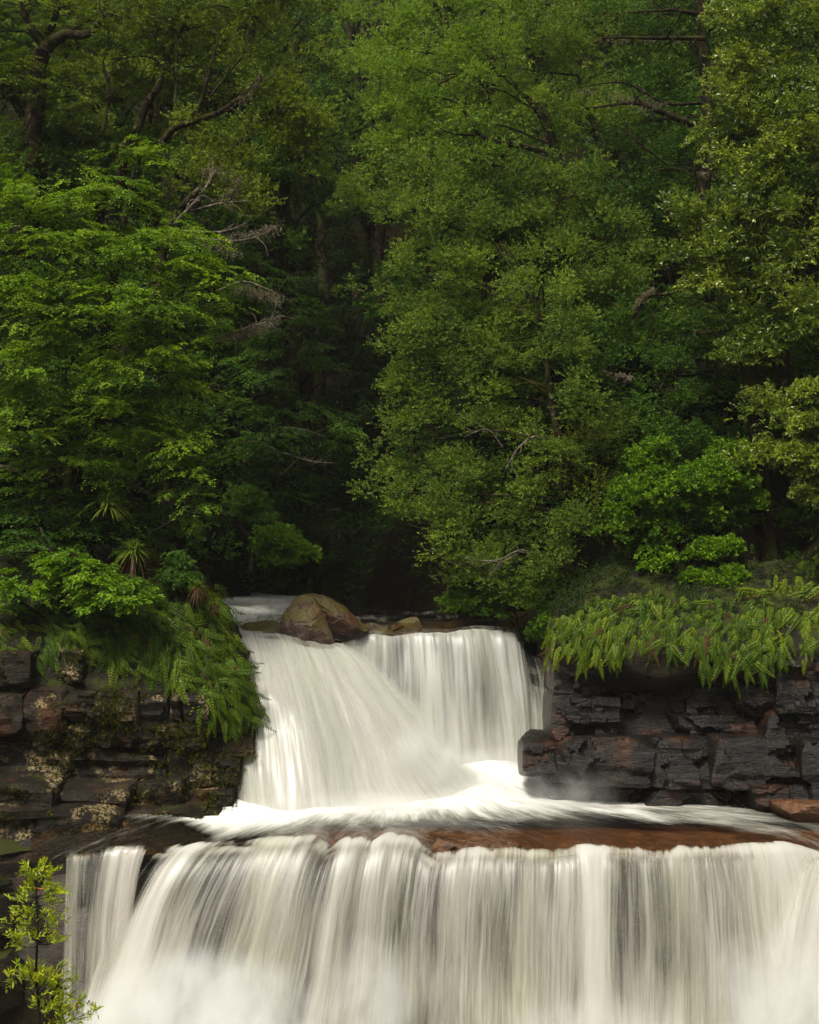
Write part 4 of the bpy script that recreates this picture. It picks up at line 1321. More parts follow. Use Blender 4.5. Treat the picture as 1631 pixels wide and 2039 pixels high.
tree('shrub', 'dark undergrowth bush under the large bright beech', 'bush', 'dark', 'plate', [(60, 1010, 22.8, 110, 50, .6), (200, 1070, 22.6, 90, 40, .6), (60, 1090, 22.4, 80, 40, .5), (320, 1050, 23.2, 60, 40, .5), (430, 990, 24.5, 50, 40, .5)], seed=10, dens=1.0, tone0=.45)

# ---- right bank
tree('leatherwood_tree', 'tall tea-tree like tree with fine grey green sprays leaning into the gorge', 'tree', 'grey', 'bushy',
     [(830, 400, 26.5, 65, 50), (900, 450, 26, 90, 55), (745, 395, 27, 55, 36), (850, 550, 26, 72, 52), (960, 560, 25.8, 100, 60), (840, 660, 26, 62, 50), (920, 680, 25.6, 85, 52), (790, 720, 26, 36, 18), (845, 770, 26, 62, 48), (930, 800, 25.5, 85, 52),
      (795, 870, 26, 40, 28), (860, 880, 25.7, 80, 45), (790, 985, 25.7, 60, 36), (890, 990, 25.3, 100, 50), (960, 900, 25.4, 75, 52), (860, 1050, 25.3, 70, 34), (965, 1090, 25, 95, 45), (890, 1140, 25, 50, 18), (1010, 1150, 25, 75, 45), (1050, 1040, 25, 55, 52),
      (1060, 930, 25, 50, 52), (1045, 1205, 25, 55, 36), (1020, 660, 25.5, 60, 50), (1010, 780, 25.3, 60, 50), (1110, 700, 24.1, 46, 36, .4), (1150, 820, 24.0, 40, 26, .4), (1090, 930, 24.0, 36, 26, .4), (1150, 1040, 24.0, 30, 22, .3), (1120, 1140, 24.0, 30, 24, .3), (1070, 600, 24.6, 60, 46, .5)],
     trunk=[(1165, 1260, 24.3, .12), (1150, 1130, 24.3, .11), (1135, 980, 24.3, .1), (1112, 870, 24.3, .09), (1095, 770, 24.4, .07), (1085, 640, 24.7, .04)],
     branches=[[(1085, 875, 24.4, .04), (1060, 870, 24.2, .03), (1030, 895, 24.1, .02), (1010, 930, 24.1, .012)], [(1080, 1120, 24.3, .025), (1040, 1095, 24.1, .022), (990, 1115, 24, .016), (935, 1115, 24, .01)], [(1032, 1098, 24.1, .015), (1015, 1112, 24, .012), (990, 1122, 24, .008)],
               [(1000, 890, 24.6, .02), (970, 855, 24.5, .016), (925, 870, 24.5, .01)]],
     branch_bark='pale_bark', seed=20, dens=1.2, ll=.046, lw=.021, sub=.30, tone0=.52)
tree('leatherwood_tree', 'pale yellow green crown catching light beside the misty notch', 'tree', 'far', 'bushy',
     [(850, 140, 27.5, 80, 45), (800, 190, 27.8, 55, 40), (910, 220, 27.2, 85, 50), (840, 280, 27.4, 70, 45), (960, 130, 27.6, 70, 50), (930, 310, 27, 80, 45), (790, 100, 28, 40, 36), (990, 60, 28, 80, 50), (880, 60, 28.2, 70, 40)],
     trunk=[(1115, 700, 28.2, .18), (1118, 480, 28, .17), (1112, 320, 27.8, .14), (1060, 200, 27.9, .1), (960, 120, 28, .05)],
     branches=[[(1092, 308, 26.9, .08), (1040, 292, 26.7, .07), (985, 282, 26.6, .06), (945, 258, 26.6, .05), (920, 215, 26.7, .04), (900, 200, 26.8, .03), (865, 193, 26.9, .02)], [(930, 240, 26.6, .03), (925, 205, 26.6, .02), (928, 170, 26.7, .01)], [(960, 270, 26.6, .03), (900, 265, 26.5, .02), (850, 240, 26.5, .01)]],
     lichen=[([(985, 282, 26.6, 0), (1092, 308, 26.9, 0)], 60, .07)], seed=21, dens=1.1, ll=.05, lw=.023, tone0=.5)
tree('leatherwood_tree', 'blue green bushy tree filling the slope above the bright shrub', 'tree', 'grey', 'bushy',
     [(1080, 130, 28.4, 90, 50), (1190, 150, 28.2, 90, 50), (1080, 230, 28, 90, 45), (1180, 260, 27.8, 80, 45), (1040, 380, 27.4, 80, 45), (1140, 400, 27.2, 80, 50), (1060, 470, 27, 80, 45), (1180, 490, 26.8, 100, 50), (1260, 560, 26.6, 80, 45), (1100, 560, 26.5, 80, 50), (1180, 620, 26.4, 80, 45)],
     trunk=[(1290, 900, 27.5, .16), (1280, 700, 27.4, .15), (1250, 500, 27.4, .12), (1210, 330, 27.8, .09), (1150, 150, 28, .05)],
     branches=[[(1250, 440, 26.9, .05), (1200, 400, 26.7, .04), (1150, 390, 26.6, .03), (1080, 410, 26.6, .015)]],
     seed=22, dens=1.15, ll=.046, lw=.021, tone0=.48)
tree('myrtle_tree', 'tall dark trunked tree with broken mossy limbs on the right slope', 'tree', 'dark', 'bushy',
     [(1260, 60, 28.2, 90, 45), (1330, 30, 28, 70, 40), (1320, 150, 28.2, 70, 45), (1280, 240, 28, 80, 45), (1340, 320, 28, 60, 45), (1250, 360, 27.6, 80, 45), (1330, 420, 27.6, 70, 45), (1420, 60, 27.6, 70, 45), (1230, 440, 27, 60, 36)],
     trunk=[(1400, 760, 27, .19), (1402, 560, 26.9, .18), (1408, 380, 26.8, .17), (1410, 220, 26.7, .15), (1402, 100, 26.7, .13), (1385, -40, 26.7, .1)],
     branches=[[(1400, 262, 26.5, .1), (1360, 240, 26.3, .09), (1315, 220, 26.2, .075), (1260, 205, 26.2, .04), (1180, 215, 26.2, .025)], [(1395, 205, 26.5, .05), (1330, 205, 26.2, .035), (1240, 165, 26.2, .025), (1150, 175, 26.2, .012)],
               [(1400, 75, 26.5, .06), (1300, 75, 26.2, .045), (1200, 75, 26.2, .02)], [(1405, 380, 26.5, .06), (1370, 400, 26.3, .05), (1340, 440, 26.3, .03), (1325, 380, 26.3, .015)], [(1445, 350, 26.2, .07), (1420, 330, 26, .06), (1398, 322, 26, .05), (1388, 340, 26, .02)],
               [(1330, 330, 26.5, .03), (1280, 290, 26.4, .025), (1240, 255, 26.4, .02)], [(1390, 30, 26.5, .06), (1330, 20, 26.3, .04), (1250, 25, 26.3, .02)]],
     lichen=[([(1260, 205, 26.2, 0), (1360, 240, 26.3, 0)], 110, .07), ([(1150, 175, 26.2, 0), (1330, 205, 26.2, 0)], 90, .07), ([(1200, 75, 26.2, 0), (1400, 75, 26.5, 0)], 90, .07), ([(1390, 340, 26, 0), (1445, 350, 26.2, 0)], 60, .05)],
     seed=23, dens=.9, tone0=.42)
tree('sassafras_tree', 'glossy leaved tree with pale glinting leaf tips at the right edge', 'tree', 'gloss', 'bushy',
     [(1490, 150, 24.2, 55, 36), (1450, 190, 24.2, 45, 40), (1430, 250, 24.2, 34, 45), (1520, 220, 24, 80, 50), (1600, 130, 24, 60, 55), (1610, 250, 23.8, 70, 55), (1460, 340, 24, 55, 45), (1550, 340, 23.8, 80, 50), (1420, 440, 24, 50, 40), (1500, 440, 23.8, 80, 50),
      (1600, 440, 23.6, 70, 55), (1370, 510, 24, 45, 30), (1450, 530, 23.8, 65, 40), (1400, 590, 24, 45, 34), (1590, 570, 23.6, 60, 55), (1500, 610, 23.9, 50, 36), (1570, 40, 24.4, 80, 45), (1480, 60, 24.8, 60, 40), (1620, 660, 23.6, 45, 40), (1475, 720, 23.7, 36, 26, .35), (1530, 850, 23.6, 34, 24, .3), (1490, 930, 23.7, 26, 20, .3)],
     trunk=[(1530, 1120, 24, .2), (1515, 930, 24, .19), (1500, 790, 24, .17), (1490, 640, 24.1, .14), (1510, 450, 24.2, .1), (1530, 250, 24.3, .05)],
     branches=[[(1575, 930, 24, .13), (1560, 760, 23.9, .12), (1535, 722, 23.9, .1), (1510, 690, 24, .08), (1502, 600, 24, .06)], [(1560, 760, 23.9, .08), (1572, 680, 23.8, .07), (1566, 600, 23.8, .05)]],
     seed=24, dens=1.1, ll=.075, lw=.028, k=9, tone0=.46)
tree('myrtle_tree', 'shaded mid slope tree between the thin trunk and the right trunks', 'tree', 'dark', 'bushy',
     [(1200, 690, 26, 70, 45), (1290, 660, 26.2, 70, 45), (1250, 760, 25.8, 75, 45), (1350, 760, 25.8, 70, 50), (1310, 850, 25.4, 70, 45), (1180, 800, 25.8, 55, 45), (1420, 700, 25.8, 60, 50), (1430, 840, 25.2, 55, 50), (1400, 620, 26, 60, 45), (1150, 720, 26, 50, 45), (1270, 900, 25.2, 45, 25), (1590, 760, 25, 70, 60), (1350, 890, 25, 60, 40)],
     trunk=[(1330, 1150, 26, .12), (1325, 950, 26, .11), (1310, 760, 26, .09), (1300, 620, 26.2, .05)],
     branches=[[(1380, 770, 25.2, .02), (1345, 772, 25, .018), (1312, 778, 25, .01)], [(1260, 630, 25.6, .05), (1290, 590, 25.4, .045), (1330, 585, 25.3, .03), (1370, 570, 25.3, .02)], [(1370, 660, 25.4, .03), (1400, 668, 25.3, .03), (1440, 660, 25.2, .02)]],
     lichen=[([(1260, 610, 25.5, 0), (1300, 570, 25.4, 0)], 110, .07), ([(1210, 740, 25.2, 0), (1260, 750, 25.2, 0)], 60, .06), ([(1380, 660, 25.4, 0), (1440, 660, 25.2, 0)], 50, .06)], seed=25, dens=1.05, tone0=.5)
tree('myrtle_tree', 'brown olive thin leaved sapling tree by the thin trunk', 'tree', 'olive', 'bushy',
     [(1190, 930, 24.6, 50, 50, .6), (1170, 1010, 24.6, 40, 45, .5), (1210, 860, 25, 45, 36, .5), (1080, 1100, 24.6, 36, 40, .4), (1090, 1180, 24.5, 50, 30, .4)], trunk=[(1205, 1200, 24.9, .05), (1195, 1050, 24.9, .04), (1190, 900, 24.9, .02)], seed=26, dens=.9, ll=.04, lw=.016, tone0=.25)
tree('shrub', 'vivid green bushy shrub lit up above the right fern bank', 'bush', 'vivid', 'bushy',
     [(1265, 1015, 23.4, 55, 45, .6), (1320, 985, 23.3, 60, 36, .6), (1240, 1060, 23.3, 36, 26, .4), (1370, 975, 23.4, 55, 30, .5), (1440, 960, 23.6, 60, 36, .5), (1300, 1070, 23.2, 45, 30, .4), (1400, 1030, 23.6, 50, 36, .5), (1480, 1010, 23.8, 36, 36, .4), (1310, 1120, 23.1, 32, 26, .35), (1460, 915, 23.8, 34, 26, .4),
      (1280, 925, 23.8, 36, 14, .3), (1310, 905, 23.8, 26, 14, .3)],
     trunk=[(1490, 1220, 23.9, .07), (1470, 1100, 23.8, .06), (1420, 1020, 23.7, .045), (1340, 985, 23.6, .02)], seed=27, dens=1.15, sub=.20, ll=.06, lw=.032, k=9, tone0=.52)
tree('shrub', 'low vivid green sprays dangling between the shrub and the ferns', 'bush', 'vivid', 'bushy',
     [(1415, 1105, 23, 38, 14, .3), (1450, 1095, 23, 22, 9, .2), (1430, 1165, 22.8, 42, 20, .3), (1375, 1170, 22.8, 20, 20, .25), (1390, 1210, 22.7, 34, 13, .25), (1455, 1150, 22.8, 20, 14, .2)],
     trunk=[(1500, 1230, 23.4, .04), (1480, 1180, 23.2, .03), (1430, 1150, 23, .012)], seed=28, dens=2.6, sub=.15, ll=.055, lw=.03, twigs=18, k=8, tone0=.6)
tree('shrub', 'pale leaved shrub dangling at the right edge over the dark hollow', 'bush', 'gloss', 'bushy',
     [(1620, 790, 21.8, 36, 18, .3), (1605, 850, 21.8, 26, 22, .3), (1590, 910, 21.8, 30, 20, .3), (1620, 940, 21.8, 30, 25, .3), (1605, 990, 21.8, 18, 22, .2), (1650, 860, 21.8, 40, 60, .4)],
     trunk=[(1720, 1100, 22.2, .05), (1690, 950, 22, .04), (1640, 860, 21.9, .02)], seed=29, dens=2.2, sub=.16, ll=.06, lw=.024, k=8, tone0=.55)
tree('shrub', 'dim leafy bush at the foot of the thin trunk above the rear curtain', 'bush', 'vivid', 'bushy',
     [(1060, 1190, 24.8, 40, 36, .4), (990, 1205, 25, 50, 22, .4), (920, 1210, 25.6, 40, 14, .3), (1100, 1240, 24.5, 20, 20, .3), (1080, 1270, 24.6, 18, 24, .25)], seed=30, dens=1.4, sub=.2, tone0=.3)

# ---- background trees: a few kinds, copied


def kind_tree(seed, mat, style, label):
    r = np.random.default_rng(seed)
    bl = []
    for _ in range(13):
        a, h = r.uniform(0, 2 * np.pi), r.uniform(-1.6, 1.9)
        q = 1.35 * math.sqrt(max(.1, 1 - (h / 2.3) ** 2))
        bl.append((np.array([math.cos(a) * q * r.uniform(.3, 1), math.sin(a) * q * r.uniform(.3, 1), h]), np.array([.75, .75, .5]) * r.uniform(.7, 1.2)))
    t = empty('forest_tree', (0, 0, 0), label, 'tree', 'forest trees packed up the gorge slopes')
    V_, F_ = tube([np.array([[0, 0, -6, .2], [.1, 0, -3, .17], [-.05, .1, 0, .12], [.1, 0, 2, .04]])] +
                  [np.array([[0, 0, b_[0][2] - .8, .06], [*(b_[0] * .5 + np.array([0, 0, b_[0][2] * .5 - .25])), .045], [*b_[0], .015]]) for b_ in bl], 7, seed=seed)
    link('trunk', make_mesh('trunk', V_, F_, M['bark']), t)
    V_, tn = crown(bl, style, r, dens=.9, sub=.42, ll=.10, lw=.045, twigs=22, k=9, face=False)
    leaf_object('crown', V_, tn, M[mat], t)
    return t


kinds = [kind_tree(61, 'dark', 'bushy', 'dark bushy tree packed among others up the shaded gorge slope'), kind_tree(62, 'grey', 'bushy', 'grey green bushy tree packed among others up the gorge slope'),
         kind_tree(63, 'far', 'bushy', 'pale yellow green tree high in the misty notch of the gorge'), kind_tree(64, 'olive', 'bushy', 'olive bushy tree packed among others up the gorge slope'),
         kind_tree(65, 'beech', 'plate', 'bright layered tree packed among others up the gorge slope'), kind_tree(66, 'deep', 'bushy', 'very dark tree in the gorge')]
used = set()


LOOK = ['dark bushy tree', 'grey green bushy tree', 'pale yellow green tree', 'olive bushy tree', 'bright layered tree', 'very dark leaved tree']


def where(px, py):
    if 560 < px < 860 and py < 380:
        return 'in the bright notch at the top of the gorge' if py < 200 else 'just below the bright notch of the gorge'
    if 470 < px < 870:
        return 'in the gorge mouth ' + ('above the stream boulders' if py > 900 else 'between the banks')
    if px <= 470:
        return 'behind the ' + ('gnarled forked beech' if px < 180 and py < 400 else 'slim leaning tree' if py < 300 else 'half dead lichen tree' if py < 620 and px > 200 else 'large bright beech')
    return 'behind the ' + ('glossy leaved tree' if px > 1440 and py < 700 else 'broken limbed dark tree' if py < 560 and px > 1180 else 'pale crown by the notch' if py < 400 else 'vivid shrub' if px > 1200 and py > 900 else 'tall tea-tree like tree' if px < 1120 else 'shaded mid slope tree')


def place_kind(k, px, py, Y, sc, rz):
    src = kinds[k]
    loc = P(px, py, Y)
    if k not in used:
        used.add(k)
        t = src
    else:
        t = src.copy()
        COL.objects.link(t)
        for ch in [c for c in bpy.data.objects if c.parent == src]:
            c2 = ch.copy()
            c2.parent = t
            COL.objects.link(c2)
    t.location = loc
    t['label'] = LOOK[k] + ' ' + where(px, py)
    t.rotation_euler = (0, 0, rz)
    t.scale = (sc, sc, sc)


bgl = []
# (kind, px, py, Y, scale)
for (k, px, py, Y, sc) in [
    # misty notch at top centre
    (2, 640, 60, 56, 1.5), (2, 700, 160, 50, 1.3), (0, 590, 170, 48, 1.2), (2, 760, 40, 52, 1.4), (2, 660, -60, 62, 1.6), (0, 540, 20, 54, 1.4), (2, 720, 260, 44, 1.1), (0, 640, 300, 44, 1.0), (2, 800, 130, 44, 1.2), (2, 660, 210, 52, 1.3), (5, 610, 90, 60, 1.4),
    (2, 760, 300, 40, 1.0), (2, 820, 330, 36, .9),
    # left slope
    (0, 120, 160, 33, 1.2), (3, 300, 100, 32, 1.2), (3, 440, 100, 34, 1.2), (0, 60, 360, 31, 1.2), (3, 230, 330, 31, 1.1), (0, 380, 330, 32, 1.1), (0, 500, 330, 34, 1.1), (0, 100, 560, 28, 1.1), (0, 280, 560, 28, 1.1), (0, 440, 520, 30, 1.1), (0, -60, 200, 30, 1.3),
    (3, 480, 190, 33, 1.1), (0, 570, 420, 35, 1.1), (0, 60, 780, 26.5, 1.0), (0, 260, 800, 26.5, 1.0), (0, 400, 680, 29, 1.0), (3, 560, 60, 38, 1.2), (3, 380, 20, 36, 1.2), (3, 200, 0, 34, 1.2), (0, 150, 950, 25.5, .9), (0, 330, 1000, 26, .9), (0, 20, 960, 25, .9),
    # gorge depths
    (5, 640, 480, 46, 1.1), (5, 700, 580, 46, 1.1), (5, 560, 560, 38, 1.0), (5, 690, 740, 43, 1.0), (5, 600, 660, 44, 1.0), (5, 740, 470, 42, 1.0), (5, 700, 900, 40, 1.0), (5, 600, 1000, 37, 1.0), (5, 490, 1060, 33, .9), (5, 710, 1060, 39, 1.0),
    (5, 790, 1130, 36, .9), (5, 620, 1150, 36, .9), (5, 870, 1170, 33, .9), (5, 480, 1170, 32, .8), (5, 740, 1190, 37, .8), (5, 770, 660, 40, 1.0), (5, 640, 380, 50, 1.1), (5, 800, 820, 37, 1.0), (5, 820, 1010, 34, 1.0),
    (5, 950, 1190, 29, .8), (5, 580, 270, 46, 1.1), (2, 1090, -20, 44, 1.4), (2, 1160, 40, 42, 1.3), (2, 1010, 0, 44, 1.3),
    # right slope
    (1, 860, 460, 31, 1.1), (1, 980, 240, 33, 1.2), (1, 1080, 60, 34, 1.2), (3, 1220, 120, 34, 1.2), (1, 1320, 260, 33, 1.2), (0, 1220, 380, 31, 1.1), (1, 1080, 400, 31, 1.1), (0, 980, 620, 29, 1.1), (1, 1120, 620, 29.5, 1.1), (0, 1260, 650, 29, 1.1), (0, 1400, 520, 30, 1.1), (1, 1480, 100, 30, 1.2), (0, 1560, 300, 28, 1.1), (0, 1620, 560, 27, 1.1), (0, 1420, 760, 28, 1.0), (0, 1240, 860, 27.5, 1.0),
    (0, 1100, 860, 27.5, 1.0), (0, 960, 860, 28, 1.0), (0, 900, 1040, 28, .9), (0, 1060, 1060, 27, .9), (0, 1240, 1060, 26.5, .9), (0, 1440, 1000, 26.5, .9), (0, 1600, 880, 26, 1.0), (0, 1580, 1060, 25.5, .9), (3, 1380, 60, 33, 1.2), (1, 900, 40, 36, 1.2), (1, 1650, 60, 29, 1.2), (0, 880, 660, 31, 1.0), (0, 1360, 1130, 25.5, .7), (1, 1000, 440, 32, 1.1), (0, 1350, 420, 31, 1.1),
    # beyond the frame
    (1, 1760, 300, 26, 1.2), (0, 1780, 700, 25, 1.1), (4, 1800, 980, 24, .9), (1, 1900, 500, 26, 1.2), (0, -160, 480, 25, 1.2), (4, -180, 760, 24, 1.1), (0, -170, 1020, 23.6, .9), (3, -190, 120, 28, 1.2), (0, 1960, 880, 25, 1.1), (0, 1920, 1130, 24, .8),
]:
    place_kind(k, px, py, Y, sc, rng.uniform(0, 6.28))

by_label = {}
for o in list(COL.objects):
    if o.get('group') == 'forest trees packed up the gorge slopes':
        by_label.setdefault(o['label'], []).append(o)
for lab, os_ in by_label.items():
    if len(os_) < 2:
        continue
    os_.sort(key=lambda o: -o.location.z)
    mid = sorted(os_[1:-1], key=lambda o: o.location.x)
    os_[0]['label'] = ('topmost ' if mid else 'upper ') + lab
    os_[-1]['label'] = ('lowest ' if mid else 'lower ') + lab
    if len(mid) == 1:
        mid[0]['label'] = 'middle ' + lab
    elif mid:
        mid[0]['label'] = 'leftmost inner ' + lab
        mid[-1]['label'] = 'rightmost inner ' + lab

# ------------------------------------------------------------------ undergrowth on the banks
def undergrowth(pts, label, mat, seed, sub=.30, tw=6, k=5, ll=.09, lw=.042, tone0=.45):
    r = np.random.default_rng(seed)
    m = len(pts)
    rad = sub * r.uniform(.6, 1.5, m)
    q = m * tw
    di = r.normal(size=(q, 3)) * np.array([1, 1, .6]) + np.array([0, -.3, .7])
    di /= np.linalg.norm(di, axis=1)[:, None]
    rr = np.repeat(rad, tw)
    st = np.repeat(pts, tw, 0) + di * (rr * r.uniform(0, .5, q))[:, None]
    tn = np.repeat(np.clip(tone0 + r.normal(0, .2, m), 0, 1), tw)
    V_, t2 = leaves(st, di, np.array([0, 0, 1.0]) + r.normal(0, .3, (q, 3)), rr * r.uniform(.5, 1, q), k, ll, lw, .8, tn, r)
    o = link('undergrowth', make_mesh('undergrowth', V_, np.arange(len(V_)).reshape(-1, 4), M[mat], False, dict(tone=('FLOAT', 'FACE', t2))))
    tag(o, label, kind='stuff')


ru = np.random.default_rng(55)
ux, uy = ru.uniform(-19, 19, 4600), ru.uniform(21.5, 58, 4600)
keep = (np.abs(ux) < uy * .36) & ~((uy < 30) & (ux > -3.9 + .25 * (uy - 22)) & (ux < 2.9 - .3 * (uy - 25)))
ux, uy = ux[keep], uy[keep]
undergrowth(np.stack([ux, uy, ground_z(ux, uy) + .05], -1), 'dim leafy undergrowth covering the forest floor between the trees', 'dark', 56)
vx, vy = ru.uniform(-2.2, 2.2, 500), ru.uniform(26.5, 38, 500)
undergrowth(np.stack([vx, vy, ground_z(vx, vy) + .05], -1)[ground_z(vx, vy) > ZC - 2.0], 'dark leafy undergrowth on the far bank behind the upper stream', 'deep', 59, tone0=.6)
gpts = RSf[:26, 4:].reshape(-1, 3)
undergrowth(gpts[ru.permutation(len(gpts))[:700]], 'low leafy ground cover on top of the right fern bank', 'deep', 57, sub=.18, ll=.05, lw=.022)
gpts = LS[:26, :100].reshape(-1, 3)
undergrowth(gpts[ru.permutation(len(gpts))[:420]], 'low leafy ground cover on the crest of the left cliff', 'dark', 58, sub=.18, ll=.05, lw=.022)

# ------------------------------------------------------------------ ferns


def frond_mesh(name, L, drift, out, mat, seed, npin=15, wid=.11):
    r = np.random.default_rng(seed)
    n = 14
    t = np.linspace(0, 1, n)
    c = np.stack([drift * L * (t * .75 + .25 * t ** 2), out * L * np.sin(np.minimum(t * 1.7, 2.2)) * .8, L * (.16 * np.sin(t * 3.1) * (1 - t) - t ** 1.25)], -1)
    tg = np.gradient(c, axis=0)
    tg /= np.linalg.norm(tg, axis=1)[:, None]
    nrm = np.array([0, 1.0, .55])
    sd = np.cross(tg, nrm)
    sd /= np.linalg.norm(sd, axis=1)[:, None]
    V_, F_, tn = [], [], []
    for i in range(n - 1):   # rachis
        k = len(V_)
        w = .004
        V_ += [c[i] - sd[i] * w, c[i] + sd[i] * w, c[i + 1] + sd[i + 1] * w, c[i + 1] - sd[i + 1] * w]
        F_.append([k, k + 1, k + 2, k + 3])
        tn.append(.3)
    for j in range(npin):
        tt = .10 + .88 * j / (npin - 1)
        p = np.array([np.interp(tt, t, c[:, a]) for a in range(3)])
        tgp = np.array([np.interp(tt, t, tg[:, a]) for a in range(3)])
        sp = np.array([np.interp(tt, t, sd[:, a]) for a in range(3)])
        ln = wid * L / .4 * math.sin(math.pi * (.12 + .86 * tt) ** .8) * r.uniform(.85, 1.1) + .006
        w = L * .88 / npin * .56
        for s in (-1, 1):
            d = sp * s * .86 + tgp * .5 + r.normal(0, .07, 3)
            d /= np.linalg.norm(d)
            k = len(V_)
            up = nrm * .012 * L / .4
            V_ += [p - tgp * w * .8, p + tgp * w * .9 + d * ln * .35 + up, p + d * ln - nrm * .012, p - tgp * w * .9 + d * ln * .45 + up]
            F_.append([k, k + 1, k + 2, k + 3])
            tn.append(np.clip(.5 + (seed % 6 - 2.5) * .11 + r.normal(0, .10) + .15 * (tt - .5), 0, 1))
    return make_mesh(name, np.array(V_), np.array(F_), mat, False, dict(tone=('FLOAT', 'FACE', np.array(tn))))


FL = [frond_mesh('frond', .33, -.50, .36, M['fern'], 700 + i, 12, .075) for i in range(6)]
FR = [frond_mesh('frond', .34, .30, .34, M['fern'], 720 + i, 14, .075) for i in range(6)]
FDead = [frond_mesh('frond', .34, d_, .3, M['dead'], 760 + i, 12, .05) for i, d_ in enumerate((-.3, .3))]
FRy = [frond_mesh('frond', .34, .30, .34, M['fern_y'], 740 + i, 14, .075) for i in range(5)]


def surf_samples(G, nrm, poly, n, r, mind):
    """points of the surface that lie in a region of the bank, at least mind apart"""
    g = G.reshape(-1, 3)
    nn = nrm.reshape(-1, 3)
    px = g[:, 0] / g[:, 1] * FPX + 815.5
    py = 1019.5 - (g[:, 2] - ZC) / g[:, 1] * FPX
    idx = np.where(poly_inside(px, py, poly))[0]
    r.shuffle(idx)
    got = []
    for i in idx:
        p = g[i]
        if all((p[0] - q[0]) ** 2 + (p[1] - q[1]) ** 2 + (p[2] - q[2]) ** 2 > mind ** 2 for q, _ in got):
            got.append((p, nn[i]))
        if len(got) >= n:
            break
    return got


def zone(px, py):
    """where on its bank a fern grows"""
    if px < 600:
        return ' at the waterfall edge' if px > 425 else ' along the crest' if py < 1225 else ' in the low fringe' if py > 1300 else ' halfway down'
    return ' along the top' if py < 1220 else ' in the low fringe' if py > 1270 else ' halfway down'


def plant_ferns(samples, meshes, label, group, r, nf, smin, smax, spread=.5):
    for p, n in samples:
        y = np.array([n[0] * .8, n[1], 0.0])
        if y[1] > -.15:
            y[1] = -.15
        y /= np.linalg.norm(y)
        z = np.array([0, 0, 1.0])
        x = np.cross(y, z)
        rot = Matrix((tuple(x), tuple(y), tuple(z))).transposed()
        fx, fy = p[0] / p[1] * FPX + 815.5, 1019.5 - (p[2] - ZC) / p[1] * FPX
        e = empty('fern', tuple(p + y * .08), label + zone(fx, fy), 'fern', group)
        e.rotation_euler = rot.to_euler()
        s = r.uniform(smin, smax)
        e.scale = (s, s, s)
        for _ in range(nf + r.integers(-1, 2)):
            f = link('frond', FDead[0 if meshes is FL else 1] if r.random() < .05 else meshes[r.integers(len(meshes))], e)
            f.location = tuple(r.normal(0, .07, 3) * np.array([1, .2, 1]))
            f.rotation_euler = (r.normal(0, .18), r.normal(0, spread), r.normal(0, .35))
            k = r.uniform(.75, 1.2)
            f.scale = (k, k, k)


rf = np.random.default_rng(77)
polyL = [(60, 1215), (100, 1190), (250, 1160), (330, 1150), (425, 1195), (468, 1310), (492, 1400), (480, 1435), (445, 1440), (400, 1400), (330, 1330), (220, 1320), (140, 1290)]
plant_ferns(surf_samples(LS, lsn, polyL, 215, rf, .105), FL, 'small fern on the mossy left cliff', 'ferns hanging on the left cliff', rf, 6, .8, 1.25)
polyL2 = [(-20, 1200), (70, 1200), (140, 1290), (130, 1330), (40, 1290), (-20, 1300)]
plant_ferns(surf_samples(LS, lsn, polyL2, 22, rf, .2), FL, 'shaded fern on the dark cliff under bright beech sprays', 'ferns on the shaded end of the left cliff', rf, 4, .8, 1.1)
polyR = [(1135, 1230), (1180, 1195), (1300, 1180), (1440, 1200), (1540, 1230), (1560, 1290), (1540, 1320), (1450, 1335), (1380, 1295), (1220, 1280), (1140, 1270)]
plant_ferns(surf_samples(RSf, rsn, polyR, 150, rf, .15), FR, 'drooping green fern above the black cliff', 'ferns drooping over the right cliff', rf, 6, .7, 1.2)
polyRy = [(1106, 1240), (1165, 1222), (1230, 1240), (1230, 1290), (1180, 1300), (1110, 1285)]
plant_ferns(surf_samples(RSf, rsn, polyRy, 22, rf, .2), FRy, 'yellowish fern at the waterfall end of the bank', 'yellowish ferns at the end of the right bank', rf, 5, .85, 1.1)
polyR2 = [(1480, 1200), (1560, 1130), (1640, 1090), (1720, 1080), (1720, 1250), (1560, 1270)]
plant_ferns(surf_samples(RSf, rsn, polyR2, 40, rf, .2), FRy, 'big yellow green fern at the right edge', 'yellow green ferns at the right edge', rf, 6, 1.1, 1.6)

# ------------------------------------------------------------------ strap-leaved tufts on the cliff crest


def tuft(px, py, Y, L, n, label, seed, dead=.25, w=.014):
    r = np.random.default_rng(seed)
    base = P(px, py, Y)
    e = empty('grass_tree', base, label, 'plant')
    for nm, cnt, mat, isdead in (('leaf_rosette', n, 'strap', False), ('dead_leaf_skirt', int(n * dead), 'dead', True)):
        V_, F_, tn = [], [], []
        for i in range(cnt):
            az = r.uniform(0, 2 * np.pi)
            el = r.uniform(-.1, 1.45) if not isdead else r.uniform(-1.2, -.2)
            l = L * r.uniform(.6, 1.1)
            h = np.array([math.cos(az), math.sin(az), 0])
            t = np.linspace(0, 1, 7)
            c = h * (np.cos(el) * l * t)[:, None] + np.array([0, 0, 1.0]) * (math.sin(el) * l * t - .55 * l * t ** 2.2)[:, None]
            sd = np.array([-h[1], h[0], 0])
            k = len(V_)
            for q in range(7):
                ww = w * (1 - t[q] ** 2 * .95)
                V_ += [c[q] - sd * ww, c[q] + sd * ww]
            for q in range(6):
                F_.append([k + 2 * q, k + 2 * q + 1, k + 2 * q + 3, k + 2 * q + 2])
                tn.append(np.clip(r.normal(.5, .2) + .25 * t[q], 0, 1))
        if cnt:
            o = link(nm, make_mesh(nm, np.array(V_), np.array(F_), M[mat], True, dict(tone=('FLOAT', 'FACE', np.array(tn)))), e)
            o['kind'] = 'stuff'
    return e


